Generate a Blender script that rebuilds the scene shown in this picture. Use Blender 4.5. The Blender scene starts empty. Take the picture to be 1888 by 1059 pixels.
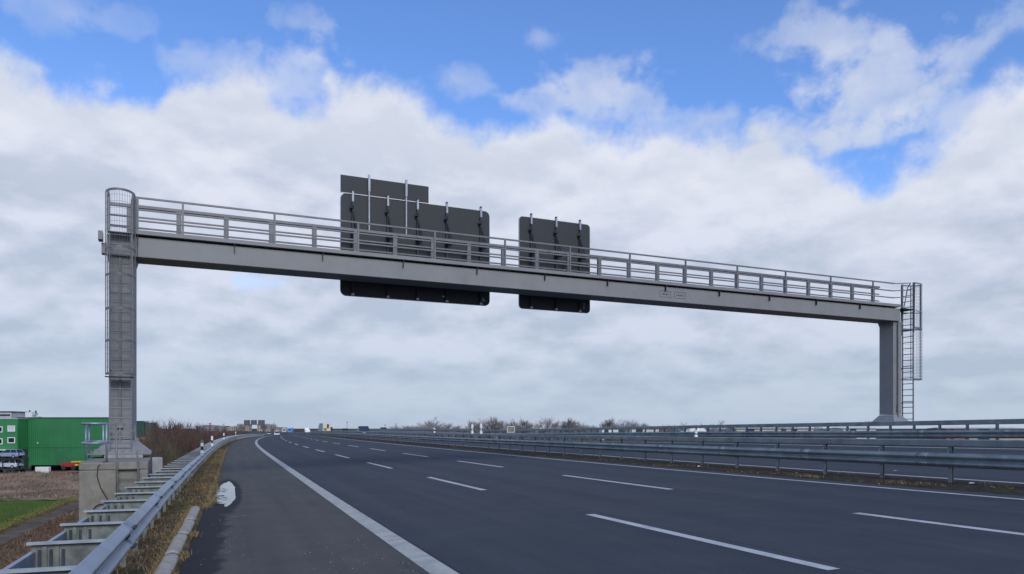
import bpy, math, random
import numpy as np
from mathutils import Vector, Matrix

random.seed(7); rng = np.random.default_rng(7)
scene = bpy.context.scene
R = math.radians

# ------------------------------------------------------------------ camera
CAM_Z = 1.545
cam_d = bpy.data.cameras.new("camera")
cam = bpy.data.objects.new("camera", cam_d)
scene.collection.objects.link(cam)
scene.camera = cam
cam.location = (0, 0, CAM_Z)
cam.rotation_euler = (R(90), 0, 0)
cam_d.sensor_width = 36.0
cam_d.lens = 36.0 * 1411.4 / 1888.0
cam_d.shift_y = (790.0 - 529.5) / 1888.0
cam_d.clip_start = 0.05
cam_d.clip_end = 30000

scene.view_settings.view_transform = 'Standard'
scene.view_settings.look = 'None'
scene.view_settings.exposure = 0.0
scene.view_settings.gamma = 1.0

# ------------------------------------------------------------------ sky with clouds
SUN_EL, SUN_AZ = 36.0, 158.0          # azimuth clockwise from +Y: behind the camera, a little to the right
world = bpy.data.worlds.new("World"); scene.world = world
world.use_nodes = True
wn = world.node_tree; wn.nodes.clear(); wl = wn.links

class G:
    """tiny node-graph writer"""
    def __init__(s, tree): s.t = tree; s.l = tree.links
    def node(s, typ, **kw):
        n = s.t.nodes.new(typ)
        for k, v in kw.items(): setattr(n, k, v)
        return n
    def put(s, sock, v):
        if isinstance(v, bpy.types.NodeSocket): s.l.new(v, sock)
        elif v is not None:
            try: sock.default_value = v
            except Exception: sock.default_value = (*v, 1.0)
    def m(s, op, a, b=None, c=None, clamp=False):
        n = s.node('ShaderNodeMath', operation=op, use_clamp=clamp)
        s.put(n.inputs[0], a); s.put(n.inputs[1], b)
        if c is not None: s.put(n.inputs[2], c)
        return n.outputs[0]
    def vm(s, op, a, b=None, scale=None):
        n = s.node('ShaderNodeVectorMath', operation=op)
        s.put(n.inputs[0], a)
        if b is not None: s.put(n.inputs[1], b)
        if scale is not None: s.put(n.inputs['Scale'], scale)
        return n.outputs[0] if op not in ('LENGTH', 'DOT_PRODUCT', 'DISTANCE') else n.outputs['Value']
    def mix(s, f, a, b, blend='MIX'):
        n = s.node('ShaderNodeMix', data_type='RGBA', blend_type=blend)
        s.put(n.inputs[0], f)
        for sk, v in ((n.inputs[6], a), (n.inputs[7], b)):
            if isinstance(v, tuple) and len(v) == 3: v = (*v, 1.0)
            s.put(sk, v)
        return n.outputs[2]
    def noise(s, vec, scale, detail=4, rough=0.5, dist=0.0, lac=2.0):
        n = s.node('ShaderNodeTexNoise', noise_dimensions='3D')
        if vec is not None: s.put(n.inputs['Vector'], vec)
        n.inputs['Scale'].default_value = scale; n.inputs['Detail'].default_value = detail
        n.inputs['Roughness'].default_value = rough; n.inputs['Distortion'].default_value = dist
        n.inputs['Lacunarity'].default_value = lac
        return n.outputs['Fac']
    def rng(s, v, a, b, c=0.0, d=1.0, smooth=False):
        n = s.node('ShaderNodeMapRange', interpolation_type='SMOOTHSTEP' if smooth else 'LINEAR')
        s.put(n.inputs[0], v)
        for i, q in enumerate((a, b, c, d)): n.inputs[1 + i].default_value = q
        return n.outputs[0]

g = G(wn)
tc = g.node('ShaderNodeTexCoord')
dirv = tc.outputs['Generated']
sep = g.node('ShaderNodeSeparateXYZ'); wl.new(dirv, sep.inputs[0])
dx, dy, dz = sep.outputs
az = g.m('ARCTAN2', dx, dy)
el = g.m('ARCSINE', dz)
sky = g.node('ShaderNodeTexSky', sky_type='NISHITA')
sky.sun_disc = False
sky.sun_elevation = R(SUN_EL); sky.sun_rotation = R(SUN_AZ)
sky.altitude = 50; sky.air_density = 1.0; sky.dust_density = 0.6; sky.ozone_density = 2.2
blue = g.mix(1.0, sky.outputs[0], (1.18, 1.52, 2.08), 'MULTIPLY')

def sk(px, py):      # where in the sky a cloud stands: azimuth, elevation
    a = math.atan((px - 944) / 1411.4)
    return a, math.atan((790 - py) / 1411.4 * math.cos(a))
# height of the cloud bank's upper edge over the azimuth
edge = [(-300, 60), (0, 92), (90, 110), (190, 150), (290, 178), (320, 135), (450, 142), (620, 160), (800, 198), (1000, 238),
        (1180, 236), (1320, 244), (1380, 268), (1440, 262), (1520, 300), (1600, 322), (1680, 285), (1780, 215), (1888, 150), (2100, 110)]
fc = g.node('ShaderNodeFloatCurve')
A0, A1, E0, E1 = -1.0, 1.0, 0.0, 0.7
cv = fc.mapping.curves[0]
pts = [((sk(x, y)[0] - A0) / (A1 - A0), (sk(x, y)[1] - E0) / (E1 - E0)) for x, y in edge]
cv.points[0].location = (0.0, pts[0][1]); cv.points[1].location = (1.0, pts[-1][1])
for q in pts: cv.points.new(*q)
fc.mapping.update()
wl.new(g.rng(az, A0, A1), fc.inputs['Value'])
el_b = g.m('MULTIPLY_ADD', fc.outputs[0], E1 - E0, E0)
# noise fields over the sky
P1 = dirv
h = g.m('ADD', g.m('ABSOLUTE', dz), 0.16)
plane = g.node('ShaderNodeCombineXYZ')
wl.new(g.m('DIVIDE', dx, h), plane.inputs[0]); wl.new(g.m('DIVIDE', dy, h), plane.inputs[1]); plane.inputs[2].default_value = 3.1
PL = plane.outputs[0]
n_big = g.noise(P1, 5.0, 5, 0.55, 0.3)
n_fine = g.noise(P1, 12.0, 9, 0.57, 0.15)
n_wisp = g.noise(g.vm('MULTIPLY', P1, (1.0, 1.0, 1.4)), 17.0, 8, 0.52, 0.15)
nz = g.m('ADD', g.m('MULTIPLY', g.m('SUBTRACT', n_big, 0.5), 0.05), g.m('MULTIPLY', g.m('SUBTRACT', n_fine, 0.5), 0.13))
bank = g.m('ADD', g.m('SUBTRACT', el_b, el), nz)
cover = g.rng(bank, -0.016, 0.024, 0, 1, True)
edge_glow = g.rng(bank, 0.0, 0.16, 1.0, 0.0, True)
warp = g.m('ADD', g.m('MULTIPLY', g.m('SUBTRACT', n_wisp, 0.5), 3.2), g.m('MULTIPLY', g.m('SUBTRACT', n_fine, 0.5), 3.0))
def blob(px, py, rx, ry, gain, tilt=0.0):
    a0, e0 = sk(px, py)
    sx = math.cos(a0) ** 2 / 1411.4
    ca, sa = math.cos(tilt), math.sin(tilt)
    u = g.m('SUBTRACT', az, a0); v = g.m('SUBTRACT', el, e0)
    uu = g.m('ADD', g.m('MULTIPLY', u, ca / (rx * sx)), g.m('MULTIPLY', v, sa / (rx * sx)))
    vv = g.m('ADD', g.m('MULTIPLY', u, -sa / (ry * sx)), g.m('MULTIPLY', v, ca / (ry * sx)))
    r2 = g.m('ADD', g.m('MULTIPLY', uu, uu), g.m('MULTIPLY', vv, vv))
    r2 = g.m('ADD', g.m('SQRT', r2), warp)
    return g.m('MULTIPLY', g.rng(r2, 1.2, 0.22, 0.0, gain, True), g.rng(n_wisp, .34, .60, .5, 1.0))
blobs = [(565, 105, 95, 48, .72, 0), (545, 40, 60, 28, .4, 0), (1100, 165, 118, 52, .72, 0), (1590, 165, 190, 110, .80, .45), (1560, 262, 130, 36, .78, 0), (1650, 250, 90, 40, .75, 0), (1480, 225, 110, 60, .7, .2),
         (1560, 60, 170, 55, .6, 0), (1810, 85, 110, 40, .6, .5), (110, 20, 150, 34, .30, 0), (860, 145, 60, 24, .42, 0), (420, 120, 110, 34, .45, 0),
         (1330, 215, 110, 26, .5, 0), (1740, 215, 110, 60, .7, .4), (995, 70, 45, 20, .35, 0), (1010, 185, 60, 30, .4, 0)]
for b in blobs:
    v = blob(*b)
    cover = g.m('SUBTRACT', 1.0, g.m('MULTIPLY', g.m('SUBTRACT', 1.0, cover), g.m('SUBTRACT', 1.0, v)))
for (px, py, rx, ry, k, t) in [(1605, 305, 60, 20, .9, 0), (465, 518, 75, 22, .42, -.1), (1385, 262, 48, 14, .55, 0)]:
    cover = g.m('MULTIPLY', cover, g.m('SUBTRACT', 1.0, blob(px, py, rx, ry, k, t)))
# the clouds' own light and shade (all of this is sky, it stays where it is)
lo = g.noise(PL, 1.5, 8, 0.55, 0.15)
hi = g.noise(g.vm('MULTIPLY', P1, (1.0, 1.0, 2.2)), 7.0, 8, 0.55, 0.2)
lum = g.m('ADD', g.m('MULTIPLY', lo, 0.55), g.m('MULTIPLY', hi, 0.45))
lum = g.rng(lum, 0.38, 0.61, 0.0, 1.0, True)
# sunlit tops and shaded undersides: density here against density a little higher up
def puff(off):
    v = g.vm('MULTIPLY', g.vm('ADD', P1, (0, 0, off)), (1.0, 1.0, 2.1))
    return g.m('ADD', g.m('MULTIPLY', g.noise(v, 6.0, 7, 0.5, 0.1), 1.0), g.m('MULTIPLY', g.noise(v, 15.0, 6, 0.55, 0.1), 0.45))
relief = g.m('SUBTRACT', puff(0.0), puff(0.020))
lum = g.m('ADD', g.m('MULTIPLY', lum, 0.75), g.m('MULTIPLY_ADD', relief, 3.2, 0.10), None, True)
dark = g.mix(g.rng(el, 0.0, 0.42), (4.25, 4.95, 6.15), (5.6, 6.2, 7.4))
light = g.mix(g.rng(el, 0.0, 0.3), (5.6, 6.3, 7.55), (7.7, 7.95, 8.9))
ccol = g.mix(lum, dark, light)
ccol = g.mix(g.m('MULTIPLY', edge_glow, 0.5), ccol, (8.0, 8.3, 9.0))
ccol = g.mix(g.rng(el, 0.0, 0.12, 0.6, 0.0, True), ccol, (4.4, 5.35, 6.7))
allsky = g.mix(g.m('MULTIPLY', cover, 0.96, None, True), blue, ccol)
bg = g.node('ShaderNodeBackground'); wl.new(allsky, bg.inputs[0]); bg.inputs[1].default_value = 0.1
wo = g.node('ShaderNodeOutputWorld'); wl.new(bg.outputs[0], wo.inputs[0])

# ------------------------------------------------------------------ sun (veiled by the clouds)
sd = bpy.data.lights.new("sun", 'SUN'); sun = bpy.data.objects.new("sun", sd); scene.collection.objects.link(sun)
sd.energy = 2.0; sd.angle = R(24); sd.color = (1.0, 0.94, 0.85)
sv = Vector((math.sin(R(SUN_AZ)) * math.cos(R(SUN_EL)), math.cos(R(SUN_AZ)) * math.cos(R(SUN_EL)), math.sin(R(SUN_EL))))
sun.rotation_euler = sv.to_track_quat('Z', 'Y').to_euler()

# ------------------------------------------------------------------ helpers
def link(o): scene.collection.objects.link(o); return o
def tag(o, label=None, cat=None, group=None, kind=None):
    if label: o['label'] = label
    if cat: o['category'] = cat
    if group: o['group'] = group
    if kind: o['kind'] = kind
    return o
def empty(name, loc=(0, 0, 0), rz=0.0, label=None, cat=None, group=None):
    o = bpy.data.objects.new(name, None); link(o)
    o.empty_display_size = 0.3; o.location = loc; o.rotation_euler = (0, 0, rz)
    return tag(o, label, cat, group)
def copy_tree(o, parent=None):
    c = o.copy(); link(c)
    if parent is not None: c.parent = parent
    for ch in [q for q in bpy.data.objects if q.parent == o]: copy_tree(ch, c)
    return c

class MB:
    def __init__(s): s.v = []; s.f = []; s.uv = None; s.mi = []
    def add(s, vs, fs, mi=0):
        b = len(s.v); s.v += [tuple(q) for q in vs]; s.f += [tuple(b + i for i in q) for q in fs]; s.mi += [mi] * len(fs); return s
    def box(s, c, size, ax=None, mi=0):
        c = Vector(c); hx, hy, hz = [q / 2 for q in size]
        X, Y, Z = ax if ax else (Vector((1, 0, 0)), Vector((0, 1, 0)), Vector((0, 0, 1)))
        vs = [c + X * (i * hx) + Y * (j * hy) + Z * (k * hz) for i in (-1, 1) for j in (-1, 1) for k in (-1, 1)]
        return s.add(vs, [(0, 1, 3, 2), (4, 6, 7, 5), (0, 4, 5, 1), (2, 3, 7, 6), (0, 2, 6, 4), (1, 5, 7, 3)], mi)
    def bar(s, a, b, w, h, up=(0, 0, 1), mi=0):
        a = Vector(a); b = Vector(b); d = (b - a); L = d.length; d.normalize()
        u = Vector(up); x = d.cross(u)
        if x.length < 1e-4: x = d.cross(Vector((1, 0, 0)))
        x.normalize(); z = x.cross(d)
        return s.box((a + b) / 2, (L, w, h), (d, x, z), mi)
    def tube(s, pts, r, n=8, r2=None, caps=True, mi=0):
        pts = [Vector(p) for p in pts]; base = len(s.v); m = len(pts); prev = None
        for i, p in enumerate(pts):
            d = (pts[min(i + 1, m - 1)] - pts[max(i - 1, 0)]).normalized()
            x = prev if prev is not None else d.cross(Vector((0, 0, 1)))
            if x.length < 1e-3: x = Vector((1, 0, 0))
            x = (x - d * x.dot(d)).normalized(); prev = x; y = d.cross(x)
            rr = r if r2 is None else r + (r2 - r) * i / (m - 1)
            for k in range(n):
                t = 2 * math.pi * k / n
                s.v.append(tuple(p + (x * math.cos(t) + y * math.sin(t)) * rr))
        for i in range(m - 1):
            for k in range(n):
                a = base + i * n + k; b = base + i * n + (k + 1) % n
                s.f.append((a, b, b + n, a + n)); s.mi.append(mi)
        if caps:
            s.f.append(tuple(base + k for k in range(n))[::-1]); s.f.append(tuple(base + (m - 1) * n + k for k in range(n))); s.mi += [mi, mi]
        return s
    def prism(s, poly, z0, z1, mi=0):
        n = len(poly)
        vs = [(p[0], p[1], z0) for p in poly] + [(p[0], p[1], z1) for p in poly]
        fs = [tuple(range(n))[::-1], tuple(range(n, 2 * n))] + [(i, (i + 1) % n, n + (i + 1) % n, n + i) for i in range(n)]
        return s.add(vs, fs, mi)
    def loft(s, rings, closed=True, caps=True, mi=0):
        n = len(rings[0]); base = len(s.v)
        for r_ in rings: s.v += [tuple(p) for p in r_]
        for i in range(len(rings) - 1):
            for k in range(n if closed else n - 1):
                a = base + i * n + k; b = base + i * n + (k + 1) % n
                s.f.append((a, b, b + n, a + n)); s.mi.append(mi)
        if caps and closed:
            s.f.append(tuple(base + k for k in range(n))[::-1]); s.f.append(tuple(base + (len(rings) - 1) * n + k for k in range(n))); s.mi += [mi, mi]
        return s
    def build(s, name, mats, parent=None, smooth=False, bevel=0.0):
        me = bpy.data.meshes.new(name); me.from_pydata(s.v, [], s.f)
        for mt in (mats if isinstance(mats, (list, tuple)) else [mats]): me.materials.append(mt)
        if any(s.mi): me.polygons.foreach_set('material_index', s.mi)
        if s.uv is not None:
            lay = me.uv_layers.new(name='UVMap'); idx = np.zeros(len(me.loops), dtype=np.int32)
            me.loops.foreach_get('vertex_index', idx)
            lay.data.foreach_set('uv', np.array(s.uv, dtype=np.float32)[idx].ravel())
        if smooth: me.polygons.foreach_set('use_smooth', [True] * len(me.polygons))
        me.update()
        o = bpy.data.objects.new(name, me); link(o)
        if parent is not None: o.parent = parent
        if bevel:
            md = o.modifiers.new('bevel', 'BEVEL'); md.width = bevel; md.segments = 2; md.limit_method = 'ANGLE'; md.angle_limit = R(40)
        return o

# ------------------------------------------------------------------ materials
def mat(name, col, rough=0.6, metal=0.0, var=0.12, scale=6.0, col2=None, bump=0.0, bscale=60.0, dirt=None, dirt_amt=0.0, dirt_scale=2.0, coord='Object', spec=0.5):
    m = bpy.data.materials.new(name); m.use_nodes = True
    t = m.node_tree; t.nodes.clear(); q = G(t)
    co = q.node('ShaderNodeTexCoord').outputs[coord]
    n1 = q.noise(co, scale, 6, 0.6)
    c2 = col2 if col2 else tuple(min(1, c * (1 + 2.2 * var)) for c in col)
    c1 = col if col2 else tuple(c * (1 - 2.2 * var) for c in col)
    c = q.mix(q.rng(n1, 0.32, 0.68), c1, c2)
    if dirt:
        nd = q.noise(co, dirt_scale, 8, 0.65, 0.4)
        c = q.mix(q.rng(nd, 0.62 - dirt_amt * .3, 0.72, 0, 0.8), c, dirt)
    b = q.node('ShaderNodeBsdfPrincipled'); t.links.new(c, b.inputs['Base Color'])
    b.inputs['Metallic'].default_value = metal; b.inputs['Specular IOR Level'].default_value = spec
    t.links.new(q.rng(n1, 0.3, 0.7, rough * 0.88, min(1, rough * 1.12)), b.inputs['Roughness'])
    if bump:
        bn = q.node('ShaderNodeBump'); t.links.new(q.noise(co, bscale, 4, 0.6), bn.inputs['Height'])
        bn.inputs['Strength'].default_value = bump; bn.inputs['Distance'].default_value = 0.01
        t.links.new(bn.outputs[0], b.inputs['Normal'])
    o = q.node('ShaderNodeOutputMaterial'); t.links.new(b.outputs[0], o.inputs[0])
    return m

M = {}
M['steel'] = mat('painted_grey_steel', (.215, .22, .224), .5, 0.0, .035, 1.2, dirt=(.175, .178, .178), dirt_amt=.2, dirt_scale=.8, bump=.05, bscale=120)
M['steel_rail'] = mat('grey_railing_steel', (.16, .165, .172), .45, 0.1, .08, 5.0)
M['mesh'] = mat('galvanised_wire', (.20, .21, .23), .5, 0.4, .08, 9.0)
M['galv'] = mat('galvanised_rail', (.27, .315, .37), .42, 0.35, .10, 2.5, dirt=(.16, .18, .19), dirt_amt=.3, dirt_scale=1.1, bump=.08, bscale=40)
M['galv_side'] = mat('weathered_galvanised_rail', (.235, .275, .28), .5, 0.1, .12, 1.6, dirt=(.14, .165, .165), dirt_amt=.35, dirt_scale=.9, bump=.08, bscale=40)
M['galv_old'] = mat('shaded_lichen_plate', (.155, .175, .16), .6, 0.1, .2, 7.0, dirt=(.15, .17, .11), dirt_amt=.4, dirt_scale=5)  # spacer webs and posts: lichen tint, with shade darkened into the base colour
M['galv_lit'] = mat('lit_galvanised_flange', (.31, .345, .36), .5, 0.1, .1, 5.0)  # spacers' upper flange: light falling on its top put into the colour
M['bolt'] = mat('dark_bolt', (.05, .055, .07), .6, 0.3)
M['sign_back'] = mat('dark_grey_sign_back', (.043, .046, .049), .6, 0.0, .05, 1.0, spec=.3)
M['sign_edge'] = mat('light_sign_rim', (.42, .44, .46), .5, 0.2)
M['alu'] = mat('aluminium_strut', (.33, .36, .40), .4, 0.4, .08, 6)
M['dark_steel'] = mat('dark_bracket_steel', (.035, .04, .048), .6, 0.2)
M['concrete'] = mat('weathered_concrete', (.225, .215, .18), .9, 0, .1, 3.0, dirt=(.14, .13, .105), dirt_amt=.4, dirt_scale=1.6, bump=.4, bscale=50)
M['concrete_light'] = mat('pale_concrete', (.27, .275, .265), .9, 0, .08, 4.0, bump=.3, bscale=50)
M['kerb'] = mat('rounded_kerb_concrete', (.36, .34, .29), .9, 0, .12, 9.0, dirt=(.20, .175, .13), dirt_amt=.45, dirt_scale=5, bump=.5, bscale=70)
M['rubber'] = mat('black_rubber', (.02, .02, .021), .7)
M['glass_dark'] = mat('dark_glass', (.015, .02, .03), .08, 0, .02)
M['white'] = mat('white_plastic', (.72, .73, .70), .5, 0, .05)
M['black'] = mat('black_plastic', (.015, .015, .017), .5)
M['green_cap'] = mat('green_plastic_cap', (.03, .22, .13), .5)
M['tail'] = mat('red_lamp_glass', (.35, .02, .02), .3)
M['lamp'] = mat('clear_lamp_glass', (.75, .78, .8), .15)

# asphalt: UV = (metres along the road, metres across it)
def asphalt():
    m = bpy.data.materials.new('asphalt'); m.use_nodes = True; t = m.node_tree; t.nodes.clear(); q = G(t)
    uv = q.node('ShaderNodeTexCoord').outputs['UV']
    sp = q.node('ShaderNodeSeparateXYZ'); t.links.new(uv, sp.inputs[0]); S, T = sp.outputs[0], sp.outputs[1]
    fine = q.m('ADD', q.m('MULTIPLY', q.noise(uv, 55, 5, 0.75), .6), q.m('MULTIPLY', q.noise(uv, 16, 6, 0.8), .4)); med = q.noise(uv, 1.1, 6, 0.6, .3)
    streak = q.noise(q.vm('MULTIPLY', uv, (0.06, 2.2, 1)), 1.0, 5, 0.6)
    lane = q.mix(q.rng(fine, .3, .7), (.026, .031, .036), (.064, .074, .084))
    shld = q.mix(q.rng(fine, .3, .7), (.052, .051, .046), (.118, .114, .102))
    c = q.mix(q.rng(T, 0.02, 0.16, 0, 1), shld, lane)
    c = q.mix(q.rng(streak, .35, .7, 0, .6), c, q.mix(1.0, c, (.62, .65, .70), 'MULTIPLY'))
    c = q.mix(q.rng(med, .40, .72, 0, .5), c, q.mix(1.0, c, (1.45, 1.4, 1.3), 'MULTIPLY'))
    # worn wheel tracks in each lane
    ph = q.m('ABSOLUTE', q.m('SUBTRACT', q.m('FRACT', q.m('DIVIDE', q.m('ADD', T, 0.35), 1.875)), .5))
    c = q.mix(q.m('MULTIPLY', q.rng(ph, .12, .36, .48, 0, True), q.rng(T, .3, .8)), c, q.mix(1.0, c, (1.28, 1.25, 1.2), 'MULTIPLY'))
    # construction seam between shoulder and lane, and between lanes
    for tt in (0.17, 3.72 + .3, 7.45 + .3):
        sm = q.rng(q.m('ABSOLUTE', q.m('SUBTRACT', q.m('ADD', T, q.m('MULTIPLY', q.m('SUBTRACT', med, .5), .05)), tt)), 0.01, .05, .45, 0)
        c = q.mix(sm, c, (.02, .022, .026))
    # pale grit on the shoulder beside the line
    vo = q.node('ShaderNodeTexVoronoi'); t.links.new(uv, vo.inputs['Vector']); vo.inputs['Scale'].default_value = 9
    vo.inputs['Randomness'].default_value = 1
    pick = q.m('GREATER_THAN', q.node('ShaderNodeSeparateColor').outputs[0], .5)
    sc_ = q.node('ShaderNodeSeparateColor'); t.links.new(vo.outputs['Color'], sc_.inputs[0])
    grit = q.m('MULTIPLY', q.m('LESS_THAN', vo.outputs['Distance'], .10), q.m('GREATER_THAN', sc_.outputs[0], .90))
    grit = q.m('MULTIPLY', grit, q.m('MULTIPLY', q.rng(T, -1.7, -1.1), q.rng(T, -.1, -.4)))
    grit = q.m('MULTIPLY', grit, q.rng(q.noise(uv, .8, 2), .45, .6))
    c = q.mix(grit, c, (.30, .27, .24))
    stain = q.noise(q.vm('MULTIPLY', uv, (.35, 1.3, 1)), 1.0, 7, .65, .5)
    c = q.mix(q.rng(stain, .60, .74, 0, .45), c, (.018, .021, .026))
    rust = q.m('MULTIPLY', q.rng(q.noise(uv, 1.6, 5, .7), .52, .72, 0, .5), q.m('MULTIPLY', q.rng(T, -1.8, -1.2), q.rng(T, -.1, -.5)))
    c = q.mix(q.m('MULTIPLY', rust, q.rng(S, 14, 11)), c, (.085, .06, .045))
    # wet gutter
    wn_ = q.m('MULTIPLY', q.m('SUBTRACT', q.noise(uv, 1.3, 6, .6), .5), .9)
    w1 = q.rng(q.m('ADD', T, wn_), -2.28, -2.42, 0, 1, True)
    w2 = q.m('MULTIPLY', q.rng(S, 30, 26), q.rng(S, 2, 4))
    wet = q.m('MULTIPLY', w1, w2)
    pr = q.m('SQRT', q.m('ADD', q.m('POWER', q.m('DIVIDE', q.m('SUBTRACT', S, 22.4), 5.2), 2.0), q.m('POWER', q.m('DIVIDE', q.m('SUBTRACT', T, -2.42), .36), 2.0)))
    wet = q.m('MAXIMUM', wet, q.rng(q.m('ADD', pr, q.m('MULTIPLY', wn_, .5)), 1.32, 1.05, 0, 1, True))
    c = q.mix(q.m('MULTIPLY', wet, .8), c, (.012, .014, .018))
    # dust and needles along the edge of the grass
    dn = q.rng(q.m('ADD', T, q.m('MULTIPLY', q.m('SUBTRACT', q.noise(uv, 3.5, 6, .7), .5), .35)), -2.5, -2.72, 0, .75)
    c = q.mix(q.m('MULTIPLY', dn, q.rng(S, 18, 24)), c, (.06, .048, .03))
    b = q.node('ShaderNodeBsdfPrincipled'); t.links.new(c, b.inputs['Base Color'])
    t.links.new(q.rng(fine, .3, .7, .8, .93), b.inputs['Roughness'])
    b.inputs['Specular IOR Level'].default_value = .22
    bn = q.node('ShaderNodeBump'); t.links.new(fine, bn.inputs['Height']); bn.inputs['Strength'].default_value = .5; bn.inputs['Distance'].default_value = .006
    t.links.new(bn.outputs[0], b.inputs['Normal'])
    o = q.node('ShaderNodeOutputMaterial'); t.links.new(b.outputs[0], o.inputs[0]); return m
M['asphalt'] = asphalt()

def paint(name, c1, c2, wear):
    m = bpy.data.materials.new(name); m.use_nodes = True; t = m.node_tree; t.nodes.clear(); q = G(t)
    uv = q.node('ShaderNodeTexCoord').outputs['UV']
    n = q.noise(uv, 30, 6, .75); n2 = q.noise(uv, 2.5, 5, .7)
    c = q.mix(q.rng(n, .3, .7), c1, c2)
    c = q.mix(q.rng(n2, .42, .68, 0, min(1, wear * 1.3)), c, tuple(.55 * k for k in c1))
    c = q.mix(q.rng(q.noise(uv, 90, 3, .8), .60, .68, 0, wear * 1.3), c, (.09, .095, .1))
    b = q.node('ShaderNodeBsdfPrincipled'); t.links.new(c, b.inputs['Base Color']); b.inputs['Roughness'].default_value = .75
    bn = q.node('ShaderNodeBump'); t.links.new(n, bn.inputs['Height']); bn.inputs['Strength'].default_value = .4; bn.inputs['Distance'].default_value = .004
    t.links.new(bn.outputs[0], b.inputs['Normal'])
    o = q.node('ShaderNodeOutputMaterial'); t.links.new(b.outputs[0], o.inputs[0]); return m
M['line'] = paint('worn_white_line', (.36, .36, .32), (.50, .50, .44), .5)
M['dash'] = paint('white_lane_paint', (.42, .43, .42), (.56, .57, .55), .4)

M['soil'] = mat('bare_soil', (.045, .038, .028), .95, 0, .25, 5, dirt=(.10, .085, .06), dirt_amt=.3, dirt_scale=12, bump=.8, bscale=60, spec=.08)
M['verge'] = mat('verge_earth', (.10, .072, .038), .95, 0, .3, 2.0, dirt=(.045, .055, .02), dirt_amt=.5, dirt_scale=1.2, bump=.8, bscale=30, spec=.08)
M['slope'] = mat('reddish_slope', (.12, .075, .042), .95, 0, .3, .8, dirt=(.17, .125, .07), dirt_amt=.5, dirt_scale=.5, bump=.8, bscale=12, spec=.08)
M['plain'] = mat('far_plain', (.07, .062, .035), .95, 0, .25, .02, col2=(.045, .052, .022), coord='Object', spec=.08)
M['field'] = mat('green_field', (.055, .10, .012), .95, 0, .3, .25, col2=(.085, .125, .02), dirt=(.09, .09, .03), dirt_amt=.2, dirt_scale=.15, bump=.6, bscale=8, spec=.08)
M['track'] = mat('earth_track', (.12, .10, .075), .95, 0, .2, .6, dirt=(.09, .062, .04), dirt_amt=.5, dirt_scale=.8, bump=.5, bscale=12, spec=.08)
M['meadow'] = mat('brown_meadow', (.22, .155, .105), .95, 0, .25, .25, dirt=(.17, .115, .075), dirt_amt=.45, dirt_scale=.12, bump=.8, bscale=8, spec=.08)

def blade_mat(name, cols):
    m = bpy.data.materials.new(name); m.use_nodes = True; t = m.node_tree; t.nodes.clear(); q = G(t)
    at = q.node('ShaderNodeAttribute', attribute_name='tint')
    rp = q.node('ShaderNodeValToRGB'); t.links.new(at.outputs['Fac'], rp.inputs[0])
    while len(rp.color_ramp.elements) < len(cols): rp.color_ramp.elements.new(.5)
    for i, c in enumerate(cols):
        rp.color_ramp.elements[i].position = i / (len(cols) - 1); rp.color_ramp.elements[i].color = (*c, 1)
    b = q.node('ShaderNodeBsdfPrincipled'); t.links.new(rp.outputs[0], b.inputs['Base Color']); b.inputs['Roughness'].default_value = .85
    b.inputs['Specular IOR Level'].default_value = .06
    o = q.node('ShaderNodeOutputMaterial'); t.links.new(b.outputs[0], o.inputs[0]); return m
M['drygrass'] = blade_mat('dry_grass', [(.21, .15, .07), (.30, .22, .11), (.12, .082, .04), (.38, .29, .16), (.085, .09, .025)])
M['redgrass'] = blade_mat('reddish_weeds', [(.13, .082, .055), (.18, .12, .08), (.09, .06, .042), (.24, .185, .125)])
M['meadowgrass'] = blade_mat('brown_meadow_grass', [(.22, .155, .10), (.28, .20, .135), (.14, .095, .062), (.32, .245, .165)])
M['fieldgrass'] = blade_mat('green_field_grass', [(.06, .115, .013), (.09, .145, .02), (.20, .19, .07)])
M['bark'] = mat('grey_brown_bark', (.13, .12, .105), .95, 0, .2, 3)
M['twig_far'] = mat('haze_paled_twigs', (.27, .255, .25), .95, 0, .15, 1)  # distant haze lightened into the twigs' own colour
M['twig_red'] = mat('red_brown_twigs', (.105, .060, .048), .95, 0, .3, .3)
M['twig_olive'] = mat('olive_brown_twigs', (.10, .085, .05), .95, 0, .3, .3)
M['water'] = mat('puddle_water', (.012, .014, .017), .05, 0, .02, bump=.05, bscale=2)

# ------------------------------------------------------------------ the road's course
PSI, CROSS, T0 = -0.345908, 0.028934, 2.174488
KS = [0, 40, 80, 120, 160, 210, 270, 340, 400, 900, 1600]
KV = [-0.00014, -7.9e-05, 0.000679, 0.000726, -7.4e-05, 0.000413, 0.000103, -0.0012, -0.0006, -0.0001, 0.0]
GS = [0, 30, 60, 100, 140, 190, 250, 330, 430, 1600]
GV = [-0.009298, -0.002193, -0.000109, -0.000333, -0.00346, -0.005722, -0.00604, -0.0078, -0.001, 0.0]
_s = np.arange(-40, 1600, .5)
_k = np.interp(_s, KS, KV); _g = np.interp(_s, GS, GV)
_h = np.cumsum(_k) * .5; _h = _h - _h[80] + PSI
_x = np.cumsum(np.sin(_h)) * .5; _y = np.cumsum(np.cos(_h)) * .5; _z = np.cumsum(_g) * .5
_x -= _x[80]; _y -= _y[80]; _z -= _z[80]
OFS = ([0, 20, 42, 89, 150, 270, 400], [.22, .17, .06, -.33, -.12, .2, .2])
BASE = -6.4
def zoff(S, T): return np.interp(S, *OFS) * np.clip((T - 14.2) / 12.0, 0, 1)
def PT(S, T, Z=0.0):
    H = np.interp(S, _s, _h)
    return (float(np.interp(S, _s, _x) + T0 * math.cos(PSI) + T * np.cos(H)),
            float(np.interp(S, _s, _y) - T0 * math.sin(PSI) - T * np.sin(H)),
            float(np.interp(S, _s, _z) + CROSS * T + zoff(S, T) + Z))
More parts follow.
